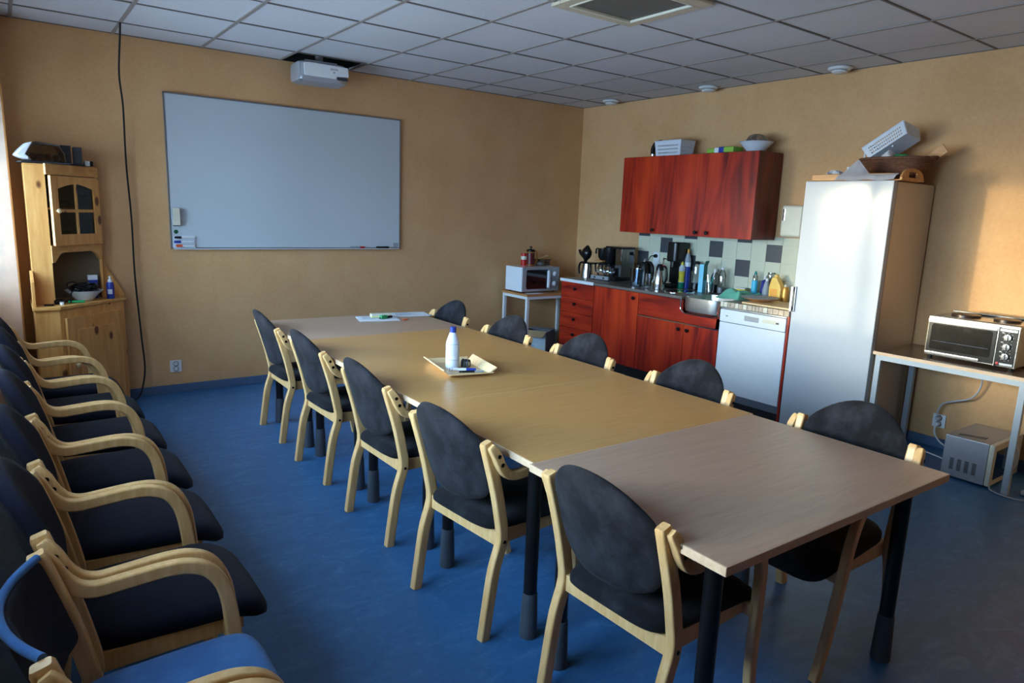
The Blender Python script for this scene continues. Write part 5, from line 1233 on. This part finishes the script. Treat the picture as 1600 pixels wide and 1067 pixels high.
    tag(m.build('dish_rack', 'milk_plastic'), 'white wire rack sticking out behind the tilted plastic basket', 'rack')
make_cabinet_top_things()

# ------------------------------------------------------------------ side tables and appliances
def metal_table(name, lab, loc, rz, W, D, H, topmat, edgemat, legmat, lw=0.035):
    t = thing(name, lab, 'table', loc, rz)
    MB().box((0, 0, H-0.022), (W, D, H), 0.003).build('tabletop', topmat, t)
    e = MB(); e.box((-0.002, -0.003, H-0.022), (W+0.002, 0.0005, H-0.001)); e.box((-0.003, -0.002, H-0.022), (0.0005, D, H-0.001)); e.box((W-0.0005, 0, H-0.022), (W+0.003, D, H-0.001)); e.build('edge_strip', edgemat, t)
    f = MB(); za, zb = H-0.022-lw, H-0.0225
    f.box((0.01, 0.012, za), (W-0.01, 0.012+0.025, zb), 0.002); f.box((0.01, D-0.037, za), (W-0.01, D-0.012, zb), 0.002)
    f.box((0.01, 0.03, za), (0.01+lw, D-0.03, zb), 0.002); f.box((W-0.01-lw, 0.03, za), (W-0.01, D-0.03, zb), 0.002)
    f.build('frame', legmat, t)
    for x in (0.01, W-0.01-lw):
        for y in (0.012, D-0.012-lw):
            MB().box((x, y, 0), (x+lw, y+lw, za+0.002), 0.003).build('leg', legmat, t)
    return t
def make_side_tables():
    # microwave table against the whiteboard wall
    TX, TY, TH = 4.10, -0.488, 0.73
    metal_table('side_table', 'small table with white metal frame carrying the microwave', (TX, TY, 0), 0, 0.80, 0.455, TH, 'oak_top', 'oak_top', 'white_paint', 0.032)
    t = thing('microwave', 'silver microwave with dark window on the small white-framed table', 'microwave', (4.118, -0.375, TH), 0)
    W, D, H = 0.49, 0.30, 0.265
    m = MB(); m.box((0, 0.015, 0.012), (W, D, H), 0.006); 
    m.build('housing', 'white_enamel', t)
    f = MB().box((0, 0, 0.012), (W, 0.018, H), 0.006).build('front', 'silver_paint', t)
    M_ = Matrix.Translation((W*0.39, 0, 0.14))
    m = MB(); m.prism([(p[0], p[1]) for p in rrect(0.285, 0.20, 0.02, 4)], 1, -0.003, 0.004, 0, M=M_); w = m.build('door_window', 'dark_glass', f)
    h = MB(); h.prism([(0.325, 0.05), (0.345, 0.045), (0.352, 0.14), (0.345, 0.235), (0.325, 0.23)], 1, -0.025, 0.001, 0.004); h.build('door_handle', 'white_enamel', f)
    for zz in (0.195, 0.09):
        MB().lathe([(0, 0), (0.026, 0), (0.024, 0.012), (0.016, 0.018), (0, 0.019)], M=Matrix.Translation((0.422, -0.001, zz)) @ Matrix.Rotation(pi/2, 4, 'X')).build('dial', 'white_enamel', f)
    m = MB()
    for x in (0.04, W-0.04):
        for y in (0.04, D-0.04): m.lathe([(0, 0), (0.012, 0), (0.014, 0.014), (0, 0.014)], (x, y, 0))
    m.build('feet', 'black_matte', t)
    tag(MB().box((-0.105, -0.045, 0), (0.07, 0.045, 0.0012)).build('paper_sheet', 'paper', loc=(4.26, -0.425, TH+0.0005)), 'white paper slip at the table front under the microwave', 'paper')
    tag(MB().box((-0.03, -0.02, 0), (0.03, 0.02, 0.012), 0.003).build('soap_bar', 'white_plastic', loc=(4.83, -0.40, TH+0.0005)), 'small white piece on the table end beside the drawer unit', 'soap')
    zt = TH+H+0.0005
    t = thing('french_press', 'dark red coffee press with black lid standing on the microwave', 'press', (4.335, -0.215, zt))
    MB().lathe([(0, 0.002), (0.042, 0.0), (0.043, 0.005), (0.043, 0.15), (0, 0.152)], seg=28).build('press_body', 'maroon', t)
    MB().lathe([(0, 0.15), (0.046, 0.15), (0.047, 0.168), (0.03, 0.178), (0.008, 0.18), (0.006, 0.19), (0.016, 0.196), (0.016, 0.205), (0, 0.21)], seg=28).build('lid', 'black_plastic', t)
    m = MB(); m.lathe([(0.044, 0.008), (0.046, 0.012), (0.044, 0.016)]); m.lathe([(0.044, 0.14), (0.046, 0.145), (0.044, 0.15)]); m.sweep(catmull([(0.04, 0, 0.155), (0.075, 0, 0.155), (0.085, 0, 0.12), (0.08, 0, 0.05), (0.044, 0, 0.02)], 5), rrect(0.014, 0.010, 0.003), (0, 1, 0)); m.build('metal_band', 'gold', t)
    t = thing('tin', 'red tin with pale band behind the coffee press', 'tin', (4.325, -0.115, zt))
    MB().lathe([(0, 0), (0.033, 0), (0.034, 0.003), (0.034, 0.125), (0, 0.127)], seg=24).build('tin_body', 'red_plastic', t)
    MB().lathe([(0.0343, 0.06), (0.0346, 0.08), (0.0343, 0.098)], seg=24).build('label_band', 'cream_plastic', t)
    t = thing('food_box', 'clear lidded food box with a wooden spoon on the microwave', 'food box', (4.50, -0.20, zt), 0.1)
    MB().prism([(-0.08, -0.055), (0.08, -0.055), (0.08, 0.055), (-0.08, 0.055)], 2, 0.001, 0.062, 0.012).build('box_body', 'clear_plastic', t)
    MB().box((-0.086, -0.06, 0.062), (0.086, 0.06, 0.072), 0.004).build('box_lid', 'clear_plastic', t)
    MB().ball((-0.02, 0, 0.022), (0.045, 0.035, 0.018)).build('contents', 'white_cloth', t)
    t = thing('wooden_spoon', 'wooden spoon lying across the clear food box lid', 'spoon', (4.50, -0.20, zt+0.074), 0.2)
    m = MB(); m.tube([(-0.05, 0, 0.004), (0.075, 0, 0.026)], 0.005); m.ball((0.085, 0, 0.028), (0.022, 0.015, 0.007)); m.build('spoon_body', 'pale_wood', t)
    # cardboard box under the table
    t = thing('cardboard_box', 'grey cardboard box with an open flap under the microwave table', 'box', (4.56, -0.42, 0), 0.0)
    t.location = (4.333, -0.147, 0); t.rotation_euler = (0, 0, radians(-62))
    W, D, H = 0.27, 0.25, 0.30
    m = MB(); th = 0.005
    m.box((0, 0, 0), (W, th, H)); m.box((0, D-th, 0), (W, D, H)); m.box((0, 0, 0), (th, D, H)); m.box((W-th, 0, 0), (W, D, H)); m.box((0, 0, 0), (W, D, th)); m.build('box_wall', 'card_grey', t)
    Mf = Matrix.Translation((0, 0, H)) @ Matrix.Rotation(radians(22), 4, 'X')
    l = MB(); l.box((0.0, -0.125, 0), (W, 0.0, 0.004), M=Mf); l.build('open_flap', 'card_inner', t)
    m = MB(); m.box((0.0, D*0.5, H), (W, D, H+0.004)); m.build('closed_flap', 'card_grey', t)
    lb = MB().box((0.02, -0.0015, 0.02), (W-0.01, 0.0005, H-0.03)).build('printed_label', 'card_label', t)
    m = MB()
    for k in range(6): m.box((0.03, -0.0025, H-0.06-k*0.012), (0.03+random.uniform(0.06, 0.16), -0.001, H-0.057-k*0.012))
    for k in range(9): m.box((0.08+k*0.006, -0.0025, 0.09), (0.0825+k*0.006, -0.001, 0.14))
    m.build('label_print', 'print_grey', lb)
    MB().box((0.02, -0.002, 0.012), (W-0.01, 0.0, 0.03)).build('label_stripe', 'teal_plastic', t)
    MB().box((W-0.001, 0.04, 0.07), (W+0.001, 0.13, 0.085)).box((W-0.001, 0.04, 0.045), (W+0.001, 0.10, 0.055)).build('side_print', 'print_dark', t)
    # oven table
    TH = 0.722
    metal_table('oven_table', 'brown-topped metal table with pale blue legs by the kitchen wall', (4.545, -3.775, 0), RW, 0.89, 0.585, TH, 'dark_laminate', 'table_lip', 'painted_metal', 0.036)
    t = thing('mini_oven', 'chrome mini oven with two hot plates on the metal table', 'oven', (4.655, -4.035, TH), RW)
    W, D, H = 0.515, 0.34, 0.275
    m = MB(); m.box((0, 0.012, 0.018), (W, D, H), 0.008); m.build('housing', 'steel_dull', t)
    m = MB()
    for x in (0.03, W-0.03):
        for y in (0.04, D-0.04): m.lathe([(0, 0), (0.014, 0), (0.016, 0.02), (0, 0.02)], (x, y, 0))
    m.build('feet', 'black_matte', t)
    d = MB().box((0.012, -0.004, 0.03), (0.400, 0.013, 0.255), 0.004).build('door', 'black_plastic', t)
    MB().prism([(p[0]+0.206, p[1]+0.146) for p in rrect(0.345, 0.165, 0.015, 4)], 1, -0.0055, 0.0, 0).build('door_glass', 'oven_glass', d)
    MB().box((0.010, -0.010, 0.232), (0.402, 0.004, 0.256), 0.003).build('top_bar', 'steel', d)
    MB().box((0.010, -0.010, 0.028), (0.325, 0.002, 0.048), 0.003).build('bottom_bar', 'steel', d)
    m = MB(); m.tube([(0.05, -0.012, 0.118), (0.37, -0.012, 0.118)], 0.003, 8); m.build('rack_bar', 'chrome', d)
    p = MB().box((0.408, -0.004, 0.028), (W-0.006, 0.013, 0.256), 0.003).build('control_panel', 'black_plastic', t)
    MB().box((0.402, -0.007, 0.022), (0.409, 0.013, 0.262), 0.001).build('divider', 'steel', t)
    MB().box((W-0.006, -0.007, 0.022), (W+0.001, 0.02, 0.262), 0.001).build('side_trim', 'steel', t)
    m = MB(); m.box((0.413, -0.0055, 0.238), (W-0.012, -0.003, 0.252)); m.box((0.435, -0.0055, 0.033), (W-0.012, -0.003, 0.046)); m.build('brand_strip', 'grey_metal', p)
    for zz in (0.203, 0.146, 0.088):
        k = MB(); M_ = Matrix.Translation((0.460, -0.004, zz)) @ Matrix.Rotation(pi/2, 4, 'X')
        k.lathe([(0, 0), (0.021, 0), (0.019, 0.014), (0, 0.015)], M=M_); k.box((0.4565, -0.026, zz-0.018), (0.4635, -0.017, zz+0.018), 0.002); k.build('dial', 'steel', p)
    m = MB()
    for zz in (0.203, 0.146, 0.088):
        for a in range(0, 360, 45): m.box((0.460+0.028*cos(radians(a))-0.0015, -0.0048, zz+0.028*sin(radians(a))-0.0015), (0.460+0.028*cos(radians(a))+0.0015, -0.0038, zz+0.028*sin(radians(a))+0.0015))
        m.box((0.425, -0.0048, zz+0.024), (0.437, -0.0038, zz+0.029))
    m.build('dial_marks', 'white_plastic', p)
    MB().lathe([(0, 0), (0.008, 0), (0.008, 0.004), (0, 0.005)], M=Matrix.Translation((0.424, -0.004, 0.042)) @ Matrix.Rotation(pi/2, 4, 'X')).build('pilot_lamp', 'red_plastic', p)
    MB().box((0.02, 0.03, H), (W-0.005, D-0.01, H+0.004), 0.002).build('hob_plate', 'steel', t)
    for x, r in ((0.155, 0.082), (0.385, 0.072)):
        MB().lathe([(0, 0.006), (0.015, 0.007), (r-0.006, 0.015), (r, 0.012), (r, 0.0), (0, 0)], (x, 0.175, H+0.004), 36).build('hot_plate', 'hot_plate', t)
    m = MB(); m.box((0.02, D-0.018, H), (W-0.005, D-0.006, H+0.02), 0.003); m.build('back_rail', 'black_plastic', t)
    # microwave on the floor
    t = thing('floor_microwave', 'old grey microwave standing on the floor under the oven table', 'microwave', (4.575, -4.275, 0.0), RW)
    W, D, H = 0.275, 0.46, 0.275
    MB().box((0, 0, 0.012), (W-0.03, D, H), 0.005).build('housing', 'silver_paint', t)
    f = MB().box((W-0.03, -0.001, 0.012), (W, D+0.001, H+0.001), 0.008).build('front', 'cream_plastic', t)
    MB().box((W-0.003, 0.04, 0.05), (W+0.003, 0.30, 0.235), 0.003).build('door_window', 'dark_glass', f)
    MB().sweep(catmull([(W, 0.315, 0.05), (W+0.025, 0.318, 0.09), (W+0.03, 0.318, 0.145), (W+0.025, 0.318, 0.2), (W, 0.315, 0.24)], 5), rrect(0.02, 0.012, 0.004), (0, 1, 0)).build('door_handle', 'cream_plastic', f)
    m = MB()
    for g in range(4):
        for k in range(9): m.box((0.045+g*0.042, -0.0015, 0.06+k*0.0085), (0.068+g*0.042, 0.0005, 0.0645+k*0.0085))
    m.build('side_vents', 'black_matte', t)
    m = MB()
    for k in range(12): m.box((0.05+k*0.012, 0.05+0.004*k, H-0.0005), (0.055+k*0.012, 0.10+0.004*k, H+0.0012))
    m.build('top_vents', 'dark_grey', t)
    m = MB()
    for x in (0.03, W-0.03):
        for y in (0.04, D-0.04): m.lathe([(0, 0), (0.012, 0), (0.014, 0.013), (0, 0.013)], (x, y, 0))
    m.build('feet', 'black_matte', t)
    # cords
    t = thing('power_cable', 'grey oven cord running down the wall to the socket', 'cord', (0, 0, 0))
    MB().tube(catmull([(5.06, -4.25, 0.70), (5.10, -4.25, 0.58), (5.12, -4.235, 0.48), (5.12, -4.19, 0.41), (5.12, -4.09, 0.365), (5.12, -4.03, 0.335), (5.12, -4.005, 0.28), (5.115, -4.003, 0.232)], 6), 0.006, 8).build('cord', 'cable_grey', t)
    MB().lathe([(0, 0), (0.017, 0), (0.018, 0.02), (0.012, 0.034), (0, 0.036)], M=Matrix.Translation((5.150, -4.007, 0.218)) @ Matrix.Rotation(-pi/2, 4, 'Y')).build('plug', 'cable_grey', t)
    t = thing('extension_cord', 'grey cord from the lower socket plug looping behind the floor microwave', 'cord', (0, 0, 0))
    MB().tube(catmull([(5.115, -4.005, 0.172), (5.10, -4.01, 0.12), (5.11, -4.05, 0.06), (5.13, -4.12, 0.02), (5.10, -4.2, 0.008), (5.08, -4.3, 0.007)], 6), 0.006, 8).build('cord', 'white_plastic', t)
    MB().lathe([(0, 0), (0.016, 0), (0.017, 0.02), (0.012, 0.034), (0, 0.036)], M=Matrix.Translation((5.150, -4.007, 0.177)) @ Matrix.Rotation(-pi/2, 4, 'Y')).build('plug', 'white_plastic', t)
    tag(MB().tube(catmull([(5.10, -3.50, 0.008), (5.02, -3.72, 0.008), (4.97, -3.90, 0.008), (4.95, -4.05, 0.008), (4.90, -4.17, 0.008), (4.86, -4.24, 0.008)], 6), 0.005, 8).build('floor_cable', 'white_plastic'), 'white cord lying on the floor between the fridge and the floor microwave', 'cord')
    t = thing('loose_cord', 'grey loose cord with a plug lying in front of the floor microwave', 'cord', (0, 0, 0))
    MB().tube(catmull([(4.60, -4.545, 0.02), (4.565, -4.56, 0.008), (4.535, -4.60, 0.006), (4.52, -4.66, 0.006), (4.53, -4.74, 0.006), (4.58, -4.83, 0.006), (4.64, -4.85, 0.006), (4.66, -4.78, 0.006), (4.645, -4.73, 0.010)], 6), 0.005, 8).build('cord', 'cable_grey', t)
    m = MB(); m.lathe([(0, 0), (0.013, 0), (0.017, 0.02), (0.017, 0.035), (0, 0.036)], M=Matrix.Translation((4.645, -4.735, 0.018)) @ Matrix.Rotation(-pi/2, 4, 'X') @ Matrix.Rotation(radians(-15), 4, 'Y') if False else Matrix.Translation((4.645, -4.735, 0.018)) @ Matrix.Rotation(-pi/2, 4, 'X'))
    m.build('plug', 'cable_grey', t)
    m = MB(); m.tube([(4.637, -4.70, 0.018), (4.637, -4.68, 0.018)], 0.0025, 8); m.tube([(4.653, -4.70, 0.018), (4.653, -4.68, 0.018)], 0.0025, 8); m.build('plug_pin', 'chrome', t)
make_side_tables()
